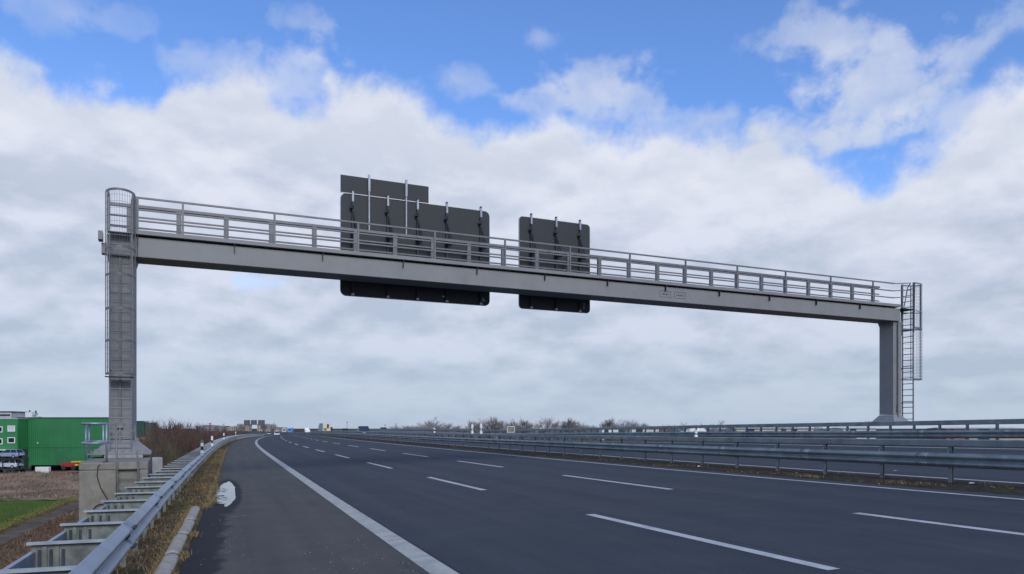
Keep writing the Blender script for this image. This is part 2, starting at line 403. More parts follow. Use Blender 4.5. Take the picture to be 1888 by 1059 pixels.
def heading(S): return float(np.interp(S, _s, _h))
def axes(S):
    H = heading(S); return Vector((math.sin(H), math.cos(H), 0)), Vector((math.cos(H), -math.sin(H), 0))

def ground_z(S, T):
    """height over the road datum of the open ground left and right of the carriageways"""
    top = float(np.interp(S, _s, _z))
    if T < -4.3:
        z0 = top + CROSS * -4.3 - .04
        return max(BASE, z0 - (-4.3 - T) / 1.65)
    if T > 28.2:
        z0 = top + CROSS * 28.2 + float(np.interp(S, *OFS)) - .05
        return max(BASE, z0 - (T - 28.2) / 1.7)
    z = top + CROSS * T + float(zoff(S, T))
    if -2.78 < T < 11.95 or 14.02 < T < 27.0: return z - .12
    if T <= -2.72: return z + (0.015 if T < -2.85 else -.03)
    return z + .0

def Ss(a, b, k=.03, mn=.6, mx=25):
    o = [a]; 
    while o[-1] < b: o.append(min(b, o[-1] + max(mn, min(mx, k * max(0, o[-1])))))
    return o
def ribbon(name, m, T_a, T_b, S0, S1, Z, nT=2, kind='structure', **kw):
    mb = MB(); mb.uv = []
    sl = Ss(S0, S1, **kw); tl = np.linspace(T_a, T_b, nT)
    for S in sl:
        for T in tl: mb.v.append(PT(S, float(T), Z)); mb.uv.append((S, float(T)))
    for i in range(len(sl) - 1):
        for j in range(nT - 1):
            a = i * nT + j; mb.f.append((a, a + 1, a + 1 + nT, a + nT)); mb.mi.append(0)
    o = mb.build(name, m, smooth=True)
    return tag(o, kind=kind)

# far ground sheet
mb = MB(); Rr = 20000
mb.add([(-Rr, -Rr, BASE - .03), (Rr, -Rr, BASE - .03), (Rr, Rr, BASE - .03), (-Rr, Rr, BASE - .03)], [(0, 1, 2, 3)])
tag(mb.build('ground', M['plain']), kind='structure')
# embankment with verges (one sheet)
Tl = [-60, -30, -16, -14.6, -14, -12.6, -11, -9.5, -8, -6.8, -5.8, -5, -4.6, -4.3, -4.05, -3.7, -3.3, -3.0, -2.86, -2.7, -2.5, 11.7, 11.96, 12.3, 12.8, 13.3, 13.8, 14.0, 14.1, 26.9, 27.1, 27.6, 28.2, 30, 34, 40, 46, 60]
Sl = Ss(-38, 1500, .025, .45, 20)
mb = MB()
def hn(S, T):
    return .5 * math.sin(S * 2.1 + T * 3.7) + .3 * math.sin(S * 5.3 - T * 6.1) + .2 * math.sin(S * 9.7 + T * 2.2)
for S in Sl:
    for T in Tl:
        x, y, _ = PT(S, T); z = ground_z(S, T)
        if z > BASE + .01:
            if T < -4.2: z += .10 * hn(S * .5, T * .5)
            elif T < -2.86: z += .03 * hn(S, T)
            elif 12 < T < 14: z += .02 * hn(S * 1.4, T)
        mb.v.append((x, y, z))
nT = len(Tl)
for i in range(len(Sl) - 1):
    for j in range(nT - 1):
        a = i * nT + j; mb.f.append((a, a + 1, a + 1 + nT, a + nT))
        tm = (Tl[j] + Tl[j + 1]) / 2
        mb.mi.append(0 if tm < -4.5 or tm > 28 else (2 if 11 < tm < 15 else 1))
tag(mb.build('embankment', [M['slope'], M['verge'], M['soil']], smooth=True), kind='structure')

ribbon('road', M['asphalt'], -2.80, 11.9, -38, 1500, 0.0, 14, mn=.8)
ribbon('opposite_road', M['asphalt'], 14.04, 27.0, -38, 1500, 0.0, 14, mn=.8)

def line(name, Tc, w, S0, S1, m): return ribbon(name, m, Tc - w / 2, Tc + w / 2, S0, S1, .005, 2, mn=.5)
line('road_marking_edge_line', 0.0, .29, -38, 1200, M['line'])
line('road_marking_median_line', 11.3, .15, -38, 1200, M['dash'])
line('road_marking_opposite_inner_line', 14.3, .14, -38, 1200, M['dash'])
line('road_marking_opposite_edge_line', 25.6, .25, -38, 1200, M['dash'])
def dashes(name, Tc, ph, S1, Ld=5.9):
    mb = MB(); mb.uv = []; s0 = ph - 36
    while s0 < S1:
        n = 7; b = len(mb.v)
        for i in range(n):
            S = s0 + Ld * i / (n - 1)
            for T in (Tc - .085, Tc + .085): mb.v.append(PT(S, T, .005)); mb.uv.append((S, T))
        for i in range(n - 1): mb.f.append((b + 2 * i, b + 2 * i + 1, b + 2 * i + 3, b + 2 * i + 2)); mb.mi.append(0)
        s0 += 12
    return tag(mb.build(name, M['dash']), kind='structure')
dashes('road_marking_first_lane_dashes', 3.75, 6.43, 500)
dashes('road_marking_second_lane_dashes', 7.5, 15.7, 500, 6.3)
dashes('road_marking_opposite_lane_dashes', 18.0, 4.0, 500)
dashes('road_marking_opposite_far_dashes', 21.8, 9.0, 500)

# puddle in the gutter
mb = MB(); ring = []
for i in range(96):
    t = 2 * math.pi * i / 96
    rr = 1 + .08 * math.sin(3 * t + 1) + .04 * math.sin(7 * t) + .02 * math.sin(13 * t) + .012 * math.sin(29 * t) + random.uniform(-.012, .012)
    S = 22.4 + 4.3 * rr * math.cos(t); T = -2.40 + .25 * rr * math.sin(t) * (1 + .12 * math.cos(t))
    ring.append(PT(S, T, .006))
mb.add(ring, [tuple(range(96))[::-1]])
pud = mb.build('puddle_water', M['water']); tag(pud, kind='structure')
# silt islands and twigs breaking the puddle's surface
mb = MB()
for i in range(20):
    S = 18.7 + random.random() ** 1.5 * 5.5; T = -2.62 + random.random() * .24; w = .05 + random.random() * .16; l = .02 + random.random() * .05
    poly = [PT(S + l * math.cos(a) * (.8 + .4 * random.random()), T + w * math.sin(a) * .5 * (.7 + .6 * random.random()), .010) for a in np.linspace(0, 2 * math.pi, 9)[:-1]]
    mb.add(poly, [tuple(range(8))[::-1]])
tag(mb.build('silt', M['soil']), kind='structure')

# kerb stones
def kerb_mesh(L):
    mb = MB(); rings = []
    for i in range(13):
        s = -L / 2 + L * i / 12
        k = 1.0 if 0 < i < 12 else .93
        ring = [(-.095 * k, s, -.1), (-.095 * k, s, .02)]
        for a in np.linspace(math.pi, 0, 9): ring.append((.095 * k * math.cos(a), s, .022 + .058 * k * math.sin(a) + .0015 * math.sin(i * 1.3 + a * 3)))
        ring += [(.095 * k, s, -.1)]
        rings.append(ring)
    return mb.loft(rings)
kl = ['nearest rounded concrete kerb stone at the bottom edge of the picture', 'rounded kerb stone between two tufts of dry grass, second from the camera',
      'rounded kerb stone third from the camera along the wet gutter', 'farthest rounded kerb stone, ending just before the puddle']
for i, (a, b) in enumerate([(8.85, 11.05), (11.12, 13.18), (13.26, 15.25), (15.32, 18.0)]):
    Sm = (a + b) / 2; o = kerb_mesh(b - a).build('kerb_stone', M['kerb'], smooth=True)
    o.location = PT(Sm, -2.965 - .012 * (i % 2), 0); o.rotation_euler = (R(-.3), 0, -heading(Sm))
    tag(o, kl[i], 'kerb stone', 'kerb stones along the shoulder')

# ------------------------------------------------------------------ crash barriers
def wprofile(side, z0, h=.31, d=.075, n=22, t0=0.0):
    """closed thin corrugated profile in (T, Z); side=+1 bulges towards +T"""
    out = []
    for i in range(n + 1):
        u = i / n; c = .5 - .5 * math.cos(4 * math.pi * u); c = c ** .7
        out.append((t0 + side * d * c, z0 + h * u))
    back = [(p[0] - side * .006, p[1]) for p in out[::-1]]
    return out + back
def sweep(mb, prof, S0, S1, Tf=lambda S: 0.0, step=None, zt=0.0, **kw):
    sl = Ss(S0, S1, mn=.6, **kw) if step is None else list(np.arange(S0, S1 + 1e-6, step))
    rings = []
    for S in sl:
        tt = Tf(S)
        P0 = Vector(PT(S, tt, 0)); _, n = axes(S)
        rings.append([P0 + n * p[0] + Vector((0, 0, p[1] + zt)) for p in prof])
    mb.loft(rings)
def railT(S): return float(np.interp(S, [-5, 6, 10, 15, 25, 40, 61, 91, 146, 300, 600], [-3.0, -3.19, -3.27, -3.37, -3.46, -3.50, -3.42, -3.25, -3.3, -3.4, -3.4]))
def bolt(mb, S, T, Z, side, r=.016, l=.02):
    f, n = axes(S); c = Vector(PT(S, T, Z))
    ring = lambda off: [c + n * off + (f * math.cos(a) + Vector((0, 0, 1)) * math.sin(a)) * r for a in np.linspace(0, 2 * math.pi, 7)[:-1]]
    mb.loft([ring(-side * .01), ring(side * l)], mi=1)

# --- left barrier on the shoulder
t = empty('crash_barrier', PT(8, -3.5, 0), 0, 'long galvanised barrier with ladder-like spacers beside the shoulder on the left', 'crash barrier')
inv = Matrix.Translation(-t.location)
def bld(mb, name, m, parent, **kw):
    o_ = parent.location
    mb.v = [(v[0] - o_[0], v[1] - o_[1], v[2] - o_[2]) for v in mb.v]
    return mb.build(name, m, parent, **kw)
mb = MB()
sweep(mb, wprofile(+1, .44, .31, .08, 26), 2, 330, railT)
for S in np.arange(4.6, 90, 4.0):      # overlap joints with their bolts
    sweep(mb, [(p[0] + .005, p[1]) for p in wprofile(+1, .438, .314, .08, 26)], S, S + .32, railT, step=.32)
    for ds in (.05, .14, .23):
        for dz_, dt in ((.06, .078), (.25, .078), (.155, .012)): bolt(mb, S + ds, railT(S) + dt + .005, .44 + dz_, 1)
bld(mb, 'front_rail', [M['galv'], M['bolt']], t, smooth=True)
mb = MB()
sweep(mb, [(-.585, .50), (-.545, .50), (-.545, .66), (-.585, .66), (-.585, .655), (-.55, .655), (-.55, .505), (-.585, .505)], 2, 330, railT)
bld(mb, 'rear_rail', M['galv'], t)
def spacer(mb, S):
    f, n = axes(S); tt = railT(S); c = Vector(PT(S, tt, 0)); up = Vector((0, 0, 1)); sl_ = n
    def bx(t0, t1, z0, z1, s0, s1):
        mb.box(c + n * (t0 + t1) / 2 + up * (z0 + z1) / 2 + f * (s0 + s1) / 2, (abs(t1 - t0), abs(s1 - s0), abs(z1 - z0)), (n, f, up))
    b0 = len(mb.f); bx(-.60, -.008, .722, .742, -.035, .030)      # top flange
    mb.mi[b0:] = [1] * (len(mb.f) - b0)
    bx(-.57, -.012, .50, .721, .006, .012)        # web plate
    bx(-.60, -.012, .49, .499, -.03, .012)        # bottom flange
    for q in (-.47, -.38): bx(q - .016, q + .016, .505, .70, -.012, .005)
def spacer_slots(mb, S):
    f, n = axes(S); tt = railT(S); c = Vector(PT(S, tt, 0)); up = Vector((0, 0, 1))
    for q in (-.51, -.425, -.335):
        mb.box(c + n * q + up * .60 + f * .002, (.026, .008, .15), (n, f, up))
def post_left(mb, S):
    f, n = axes(S); c = Vector(PT(S, railT(S), 0)); up = Vector((0, 0, 1))
    for (a, b, w, d) in ((-.21, 0, .006, .035), (-.18, -.0175, .05, .005), (-.18, .0175, .05, .005)):
        mb.box(c + n * a + f * b + up * .10, (w, d, 1.16) if w < .01 else (w, d, 1.16), (n, f, up))
S = 4.5
rest = MB(); rest_p = MB(); cnt = 0
while S < 300:
    if cnt < 95:
        m1 = MB(); spacer(m1, S); o = bld(m1, 'spacer', [M['galv_old'], M['galv_lit']], t)
        if cnt < 22:
            m3 = MB(); spacer_slots(m3, S); bld(m3, 'slot_plate', M['bolt'], t)
        if cnt % 1 == 0 and cnt < 90:
            m2 = MB(); post_left(m2, S + .1); bld(m2, 'post', M['galv_old'], t)
        else: post_left(rest_p, S + .1)
    else:
        spacer(rest, S); post_left(rest_p, S)
    cnt += 1; S += 1.46
tag(bld(rest, 'spacer', [M['galv_old'], M['galv_lit']], t), kind='stuff'); tag(bld(rest_p, 'post', M['galv_side'], t), kind='stuff')

# --- median and outer barriers: corrugated rail below, box beam above
def super_rail(label, Tc, S0, S1, sp, wz, bz, face, ph, back_rail=True):
    t = empty('crash_barrier', PT(S0 + 5, Tc, 0), 0, label, 'crash barrier')
    mb = MB(); sweep(mb, wprofile(face, wz[0], wz[1] - wz[0], .08, 22, t0=face * .10), S0, S1, lambda S: Tc)
    for S in np.arange(math.ceil(S0) + 1.7, 90, 4.0):
        sweep(mb, [(p[0] + face * .005, p[1]) for p in wprofile(face, wz[0] - .002, wz[1] - wz[0] + .004, .08, 22, t0=face * .10)], S, S + .34, lambda S: Tc, step=.34)
        for ds in (.05, .15, .26):
            for k in (.07, .24): bolt(mb, S + ds, Tc + face * .185, wz[0] + k, face, .014)
    bld(mb, 'front_rail', [M['galv_side'], M['bolt']], t, smooth=True)
    if back_rail:
        mb = MB(); sweep(mb, wprofile(-face, wz[0], wz[1] - wz[0], .08, 14, t0=-face * .10), S0, S1, lambda S: Tc)
        bld(mb, 'rear_rail', M['galv_side'], t, smooth=True)
    a, b = bz; w = .075; c_ = .018
    mb = MB(); sweep(mb, [(-w, a + c_), (-w + c_, a), (w - c_, a), (w, a + c_), (w, b - c_), (w - c_, b), (-w + c_, b), (-w, b - c_)], S0, S1, lambda S: Tc)
    for S in np.arange(math.ceil(S0) + .9, 70, 6.0):
        for ds in (0, .12):
            for k in (.04, b - a - .04): bolt(mb, S + ds, Tc + face * w, a + k, face, .013)
    bld(mb, 'box_beam', [M['galv_side'], M['bolt']], t)
    rest = MB(); i = 0; S = ph
    while S < S1 - 5:
        m1 = MB() if i < 96 else rest
        f, n = axes(S); c = Vector(PT(S, Tc, 0)); up = Vector((0, 0, 1)); H = a - .002 + .45
        for (dt, ds, w_, d_) in ((0, 0, .05, .006), (-.03, 0, .008, .10), (.03, 0, .008, .10)):
            m1.box(c + n * dt + f * ds + up * (a - H / 2 - .002), (w_, d_, H), (n, f, up))
        # slanting tie bracket carrying the rails
        m1.bar(c + n * (.098 * face) + up * (wz[1] - .05) + f * .02, c + n * (.01 * face) + up * (a - .01) + f * .02, .05, .008)
        if back_rail: m1.bar(c - n * (.098 * face) + up * (wz[1] - .03) + f * .20, c - n * (.04 * face) + up * (a - .035) + f * .05, .05, .01)
        if i < 96: bld(m1, 'post', M['galv_side'], t)
        i += 1; S += sp
    if rest.v: tag(bld(rest, 'post', M['galv_side'], t), kind='stuff')
    return t
super_rail('grey double-rail barrier on posts in the bare soil of the median', 13.4, 4, 480, 2.0, (.36, .685), (.835, 1.0), -1, 5.2)
super_rail('taller barrier on the far side of the opposite carriageway, standing against the sky', 26.7, 12, 480, 1.33, (.355, .70), (.92, 1.125), -1, 13.0, back_rail=False)

# marker posts clamped on the barriers
def marker(S, T, z, h, label, cap=True, stripe=True, w=.12):
    o = empty('marker_post', PT(S, T, z), -heading(S), label, 'marker post', 'marker posts on the barriers')
    def seg(z0, z1, k=1.0, top=0.0):
        mb = MB(); pr = [(-w / 2 * k, -.02), (-w / 2 * k * .7, -.045 * k), (w / 2 * k * .7, -.045 * k), (w / 2 * k, -.02), (w / 2 * k * .6, .05 * k), (-w / 2 * k * .6, .05 * k)]
        rings = [[(p[0], p[1], zz + (top if (zz == z1 and p[1] > 0) else 0)) for p in pr] for zz in (z0, z1)]
        return mb.loft(rings)
    seg(0, h * .28, 1.15).build('base', M['white'], o)
    if stripe: seg(h * .282, h * .58, .9).build('black_band', M['black'], o)
    else: seg(h * .282, h * .58, .35).build('stem', M['white'], o)
    seg(h * .582, h * .84).build('body', M['white'], o)
    seg(h * .842, h, 1.0, .02).build('cap', M['green_cap'] if cap else M['white'], o)
    mb = MB(); mb.box((0, -.05 * 1.0, h * .70), (.05, .012, .10)); mb.build('reflector', M['lamp'], o)
marker(36.3, -3.50, .70, .58, 'nearest green-capped marker post on the left barrier')
marker(52.0, -3.46, .74, .60, 'white-topped marker post on the left barrier, second from the camera', cap=False)
marker(84.0, -3.27, .74, .60, 'small white marker post on the left barrier where it begins to curve', cap=False)
marker(128., -3.3, .74, .60, 'farthest marker post on the left barrier, beside the far gantry in view', cap=False)
marker(61.6, 13.4, 1.0, .42, 'green-capped marker post on the median barrier, left of two white reflector posts')
marker(50.9, 13.4, 1.0, .62, 'white reflector post on a thin stem on the median barrier, left of its twin', cap=False, stripe=False, w=.16)
marker(48.9, 13.4, 1.0, .66, 'white reflector post on the median barrier, right one of the pair', cap=False, stripe=False, w=.16)
marker(23.6, 13.4, 1.0, .24, 'squat white marker on the median barrier in front of the passing pale car', cap=False, stripe=False, w=.12)
# small board on the median barrier
o = empty('information_board', PT(43.6, 13.6, 0), -heading(43.6), 'small blank yellowish board with pale frame standing behind the median barrier', 'board')
mb = MB(); mb.box((0, 0, 1.28), (.44, .02, .32)); mb.build('panel', mat('board_back', (.20, .20, .15), .6), o)
mb = MB()
for c, s_ in (((0, -.002, 1.456), (.50, .03, .03)), ((0, -.002, 1.104), (.50, .03, .03)), ((-.236, -.002, 1.28), (.03, .03, .32)), ((.236, -.002, 1.28), (.03, .03, .32))): mb.box(c, s_)
mb.build('frame', M['white'], o)
mb = MB(); mb.tube([(-.2, .03, -.2), (-.2, .03, 1.5)], .02, 8); mb.build('pole', M['galv'], o)

# ------------------------------------------------------------------ sign gantry
# local frame: x along the beam from its left end, y across (away from the camera), z up from the eye level datum
GU = Vector((.9079, .4192, 0)); GW = Vector((-.4192, .9079, 0)); G0 = Vector((-11.39, 23.5, CAM_Z))
gan = empty('sign_gantry', G0, math.atan2(.4192, .9079), 'big grey steel sign gantry spanning both carriageways in the foreground', 'sign gantry')
ZT, ZB = 5.87, 5.25           # beam top / bottom above the eye
XL, XR = -.93, 33.55
mb = MB(); mb.box(((XL + XR) / 2, .535, (ZT + ZB) / 2), (XR - XL, 1.07, ZT - ZB))
beam = mb.build('beam', M['steel'], gan, bevel=.02)
mb = MB(); mb.box(((XL + XR) / 2 + .25, .5, 5.99), (XR - XL - .7, 1.24, .13)); 
deck = mb.build('walkway_deck', M['steel'], gan, bevel=.008)
mb = MB()
for x_ in np.arange(-.1, 32.9, 2.8): mb.box((x_ + 0.005, -.06, 5.78), (.016, .10, .26))
mb.box((-.10, -.012, 5.56), (.02, .02, .6))
mb.build('stiffener', M['dark_steel'], gan)
# front handrail, rear handrail
PX = [-.12] + [1.18 + 2.76 * i for i in range(12)] + [33.0]
fr = MB(); 
for z_, h_ in ((7.045, .055), (6.68, .045), (6.345, .045)): fr.bar((-.14, -.09, z_), (33.0, -.09, z_), .05, h_)
fr.build('handrail', M['steel_rail'], gan)
for x_ in PX[:-1]:
    mb = MB(); w_ = .12 if x_ < 0 else .06
    mb.box((x_, -.09, 6.535), (w_, .055, .96)); mb.build('handrail_post', M['steel_rail'], gan)
rr_ = MB()
rr_.bar((-.9, .95, 7.04), (33.2, .95, 7.04), .12, .09)
for z_ in (6.70, 6.36): rr_.bar((-.9, .95, z_), (33.2, .95, z_), .04, .05)
rr_.build('rear_handrail', M['steel_rail'], gan)
for i in range(24):
    x_ = -.35 + i * 1.44
    if x_ > 33.3: break
    mb = MB(); mb.box((x_, .95, 6.53), (.15, .11, .95)); mb.build('rear_post', M['steel_rail'], gan)
# end rails
mb = MB()
for z_ in (7.04, 6.70, 6.36): mb.bar((33.0, -.09, z_), (33.6, -.5, z_), .035, .04)
mb.build('end_rail', M['steel_rail'], gan)
# faint stencilled boxes on the girder
mb = MB()
for x0 in (19.25, 20.0):
    for a, b in (((x0, 5.68), (x0 + .55, 5.68)), ((x0, 5.43), (x0 + .55, 5.43)), ((x0, 5.43), (x0, 5.68)), ((x0 + .55, 5.43), (x0 + .55, 5.68))):
        mb.bar((a[0], -.004, a[1]), (b[0], -.004, b[1]), .006, .012, up=(0, 1, 0))
    for k in range(5): mb.box((x0 + .12 + .075 * k, -.004, 5.545 + .01 * (k % 2)), (.045, .006, .035 + .02 * ((k * 3) % 2)))
mb.build('stencil', M['dark_steel'], gan)
# posts with flared feet
def gpost(x0, x1, zfoot, name='post', tw=.13, e_=.45):
    mb = MB(); y0, y1 = .15, .95
    def ring(z, e, yb=0.0): return [(x0 - e, y0 - yb, z), (x1 + e, y0 - yb, z), (x1 + e + tw, y1 + yb, z), (x0 - e, y1 + yb, z)]
    ztop = ZB
    mb.loft([ring(zfoot + .42, 0), ring(ztop - .22, 0), ring(ztop - .002, .06, .05)])
    p = mb.build(name, M['steel'], gan, bevel=.012)
    mb = MB(); mb.loft([ring(zfoot, e_, e_), ring(zfoot + .40, .0, .0)])
    mb.build('flared_foot', M['steel'], p, bevel=.01)
    mb = MB(); cx = (x0 + x1) / 2
    mb.box((cx, .55, zfoot - .02), (x1 - x0 + 1.1, 1.75, .035))
    for k in range(8):
        for yy in (-.25, 1.35): mb.tube([(cx - .75 + .21 * k, yy, zfoot - .01), (cx - .75 + .21 * k, yy, zfoot + .10)], .03, 6)
    mb.build('base_plate', M['steel'], p)
    return p
ZF_L = .79 - CAM_Z; ZF_R = 1.80 - CAM_Z
pL = gpost(-.885, -.27, ZF_L); pR = gpost(33.22, 33.80, ZF_R, e_=.30)
mb = MB(); mb.box((-1.11, .3, 5.85), (.12, .4, .26)); mb.box((-1.02, .45, 5.5), (.14, .3, .32)); mb.build('end_bracket', M['steel'], gan)
mb = MB(); mb.tube([(-.58, .10, ZF_L + .2), (-.58, .10, 5.2)], .035, 8); mb.box((-.58, .08, ZF_L + .86), (.18, .10, .16)); mb.build('cable_pipe', M['steel'], gan)
mb = MB(); mb.tube([(33.5, .08, ZF_R + .1), (33.5, .08, 5.2)], .05, 8); mb.box((33.5, .08, ZF_R + .75), (.14, .1, .3)); mb.build('cable_pipe', M['steel'], gan)

def ladder(x0, x1, y, z0, z1, name='ladder', stand=None):
    L = MB()
    for x_ in (x0, x1): L.box((x_, y, (z0 + z1) / 2), (.035, .06, z1 - z0))
    lo = L.build(name, M['steel_rail'], gan)
    z = z0 + .18
    while z < z1 - .05: MB().tube([(x0 + .018, y, z), (x1 - .018, y, z)], .017, 8).build('rung', M['steel_rail'], lo); z += .29
    if stand:
        mb = MB(); z = z0 + .6
        while z < z1:
            for x_ in (x0, x1): mb.bar((x_, y + .03, z), (x_, stand, z), .05, .02)
            z += 1.9
        mb.build('wall_bracket', M['steel_rail'], lo)
    return lo
def cage(cx, y, r, z0, z1, hoops, ybot, name='safety_cage', a0=180, a1=360, dense=.075, band=.07, thick_first=True):
    root = MB()
    def arc(z, h_, t_=.010, nn=24):
        pts_ = [(cx + r * math.cos(R(a)), y + ybot * math.sin(R(a)), z) for a in np.linspace(a0, a1, nn)]
        rings = []
        for i, p in enumerate(pts_):
            n_ = Vector((p[0] - cx, p[1] - y, 0)).normalized()
            rings.append([Vector(p) - n_ * t_ / 2 - Vector((0, 0, h_ / 2)), Vector(p) + n_ * t_ / 2 - Vector((0, 0, h_ / 2)), Vector(p) + n_ * t_ / 2 + Vector((0, 0, h_ / 2)), Vector(p) - n_ * t_ / 2 + Vector((0, 0, h_ / 2))])
        root.loft(rings)
    for z_ in hoops: arc(z_, band)
    for a in (a0, a0 + 35, a1 - 35, a1):
        p = (cx + r * math.cos(R(a)), y + ybot * math.sin(R(a)))
        root.box((p[0], p[1], (z0 + z1) / 2), (.024, .012, z1 - z0))
    c = root.build(name, M['steel_rail'], gan)
    w = MB(); n = 18
    for i in range(n + 1):
        a = a0 + (a1 - a0) * i / n; p = (cx + (r + .008) * math.cos(R(a)), y + (ybot + .008) * math.sin(R(a)))
        w.tube([(p[0], p[1], z0), (p[0], p[1], z1)], .0035, 4, caps=False)
    z = z0
    while z <= z1:
        w.tube([(cx + (r + .008) * math.cos(R(a)), y + (ybot + .008) * math.sin(R(a)), z) for a in np.linspace(a0, a1, 16)], .0035, 4, caps=False); z += dense * 2.6
    w.build('wire_mesh', M['mesh'], c)
    return c
ladder(-.84, -.26, -.22, ZF_L + .02, 6.95, stand=.15)
cage(-.55, -.22, .40, 1.62, 7.04, [7.04, 5.36, 4.55, 3.55, 2.6, 1.62], .62)
mb = MB(); mb.box((-.58, -.14, 1.55), (.78, .30, .02)); mb.build('anti_climb_plate', M['dark_steel'], gan)
# handrail uprights framing the ladder exit
mb = MB()
for x_ in (-.9, -.2): mb.tube([(x_, -.15, 5.9), (x_, -.15, 7.05), (x_, .1, 7.2), (x_, .5, 7.15)], .03, 8)
mb.box((-.55, -.15, 5.9), (.7, .3, .02))
mb.build('ladder_exit_rail', M['steel_rail'], gan)
# right ladder: stands at the outer side of the right post, cage bulging away from the road
def ladder_r():
    x0, y0, x1, y1 = 34.06, .30, 34.06, -.30
    L = MB(); z0, z1 = ZF_R, 7.15
    for (x_, y_) in ((x0, y0), (x1, y1)): L.box((x_, y_, (z0 + z1) / 2), (.045, .045, z1 - z0))
    lo = L.build('ladder', M['steel_rail'], gan)
    z = z0 + .2
    while z < z1 - .1: MB().tube([(x0, y0, z), (x1, y1, z)], .018, 8).build('rung', M['steel_rail'], lo); z += .29
    mb = MB()
    for z in (1.25, 2.95, 4.82): mb.bar((33.80, .5, z), (34.06, .30, z), .10, .05); mb.bar((33.8, .17, z), (34.06, -.27, z), .04, .04)
    mb.build('wall_bracket', M['dark_steel'], lo)
    # cage
    c = MB(); cx, cy = (x0 + x1) / 2, (y0 + y1) / 2; d = Vector((x1 - x0, y1 - y0, 0)).normalized(); o_ = Vector((-d.y, d.x, 0))
    if o_.x < 0: o_ = -o_
    d = d if d.y > 0 else -d
    P_ = lambda a, r=1.0: Vector((cx, cy, 0)) + d * (.36 * r * math.cos(R(a))) + o_ * (.90 * r * math.sin(R(a)))
    for z_, h_ in ((7.12, .06), (5.75, .035), (4.93, .08), (2.42, .06)):
        rings = []
        for a in np.linspace(0, 180, 22):
            p = P_(a); n_ = (p - Vector((cx, cy, 0))).normalized() * .012
            rings.append([p - n_ + Vector((0, 0, z_ - h_ / 2)), p + n_ + Vector((0, 0, z_ - h_ / 2)), p + n_ + Vector((0, 0, z_ + h_ / 2)), p - n_ + Vector((0, 0, z_ + h_ / 2))])
        c.loft(rings)
    for a in (0, 40, 90, 140, 180):
        p = P_(a); c.box((p.x, p.y, (4.93 + 7.12) / 2), (.035, .035, 7.12 - 4.93))
    for a in (40, 90):
        p = P_(a); c.box((p.x, p.y, (2.42 + 4.93) / 2), (.03, .02, 4.93 - 2.42))
    co = c.build('safety_cage', M['steel_rail'], gan)
    w = MB()
    for a in np.linspace(10, 170, 19):
        p = P_(a, 1.02); w.tube([(p.x, p.y, 2.42), (p.x, p.y, 7.1)], .004, 4, caps=False)
    z = 2.42
    while z < 7.1:
        w.tube([tuple(P_(a, 1.02) + Vector((0, 0, z))) for a in np.linspace(10, 170, 14)], .004, 4, caps=False); z += .16
    w.build('wire_mesh', M['mesh'], co)
ladder_r()
mb = MB(); mb.box((33.95, .3, 5.86), (.9, .9, .04)); mb.build('end_platform', M['dark_steel'], gan)
mb = MB()
mb.tube([(33.62, -.50, 7.05), (33.80, -.2, 6.9), (34.0, .3, 5.4), (34.0, .3, 4.6)], .025, 8)
mb.tube([(33.85, -.55, 7.1), (34.06, -.36, 5.6), (34.06, -.34, 4.7)], .025, 8)
mb.build('ladder_exit_rail', M['steel_rail'], gan)

# ------------------------------------------------------------------ sign boards hung behind the gantry
def rrect(x0, x1, z0, z1, r, n=6):
    out = []
    for cx, cz, a in ((x1 - r, z1 - r, 0), (x0 + r, z1 - r, 90), (x0 + r, z0 + r, 180), (x1 - r, z0 + r, 270)):
        for k in range(n + 1): t = R(a + 90 * k / n); out.append((cx + r * math.cos(t), cz + r * math.sin(t)))
    return out
def plate(mb, poly, y0, y1):
    n = len(poly); vs = [(p[0], y0, p[1]) for p in poly] + [(p[0], y1, p[1]) for p in poly]
    mb.add(vs, [tuple(range(n)), tuple(range(n, 2 * n))[::-1]] + [((i + 1) % n, i, n + i, n + (i + 1) % n) for i in range(n)])
YB = 1.45
def board(name, label, x0, x1, z0, z1, struts, joints, r=.18):
    root = empty(name, G0 + GU * x0 + GW * YB, math.atan2(.4192, .9079), label, 'road sign', 'sign boards hung on the gantry')
    W = x1 - x0
    mb = MB(); plate(mb, rrect(0, W, z0, z1, r), 0, .03); mb.build('panel', M['sign_back'], root)
    mb = MB(); po = rrect(-.016, W + .016, z0 - .016, z1 + .016, r + .016); pi_ = rrect(0, W, z0, z1, r); n = len(po)
    for i in range(n):
        j = (i + 1) % n
        vs = [(po[i][0], -.012, po[i][1]), (po[j][0], -.012, po[j][1]), (pi_[j][0], -.012, pi_[j][1]), (pi_[i][0], -.012, pi_[i][1])]
        vs += [(v[0], .034, v[2]) for v in vs]
        mb.add(vs, [(0, 1, 2, 3), (4, 7, 6, 5), (0, 4, 5, 1), (2, 6, 7, 3)])
    mb.build('rim', M['sign_edge'], root)
    mb = MB()
    for z_ in joints: mb.box((W / 2, -.008, z_), (W - .02, .014, .03))
    mb.build('joint', M['dark_steel'], root)
    for xs in struts:
        mb = MB(); mb.box((xs, -.06, (z0 + z1 + .15) / 2 + .02), (.065, .09, z1 - z0 + .10)); s = mb.build('strut', M['dark_steel'], root)
        mb = MB(); mb.box((xs, -.065, z1 - .10), (.07, .11, .36)); mb.box((xs, -.06, z0 + .04), (.10, .11, .08)); mb.build('strut_end', M['alu'], s)
        mb = MB(); mb.bar((xs - .03, -.10, z1 - .42), (xs - .05, -.12, z1 - .55), .10, .08); mb.bar((xs, -.08, z1 - .62), (xs + .12, -.30, z1 - 1.35), .07, .05)
        mb.bar((xs, -.1, z1 - 1.35), (xs, -.42, z1 - 1.55), .14, .07); mb.build('brace', M['dark_steel'], s)
    return root
xa, xb = 6.431, 12.236
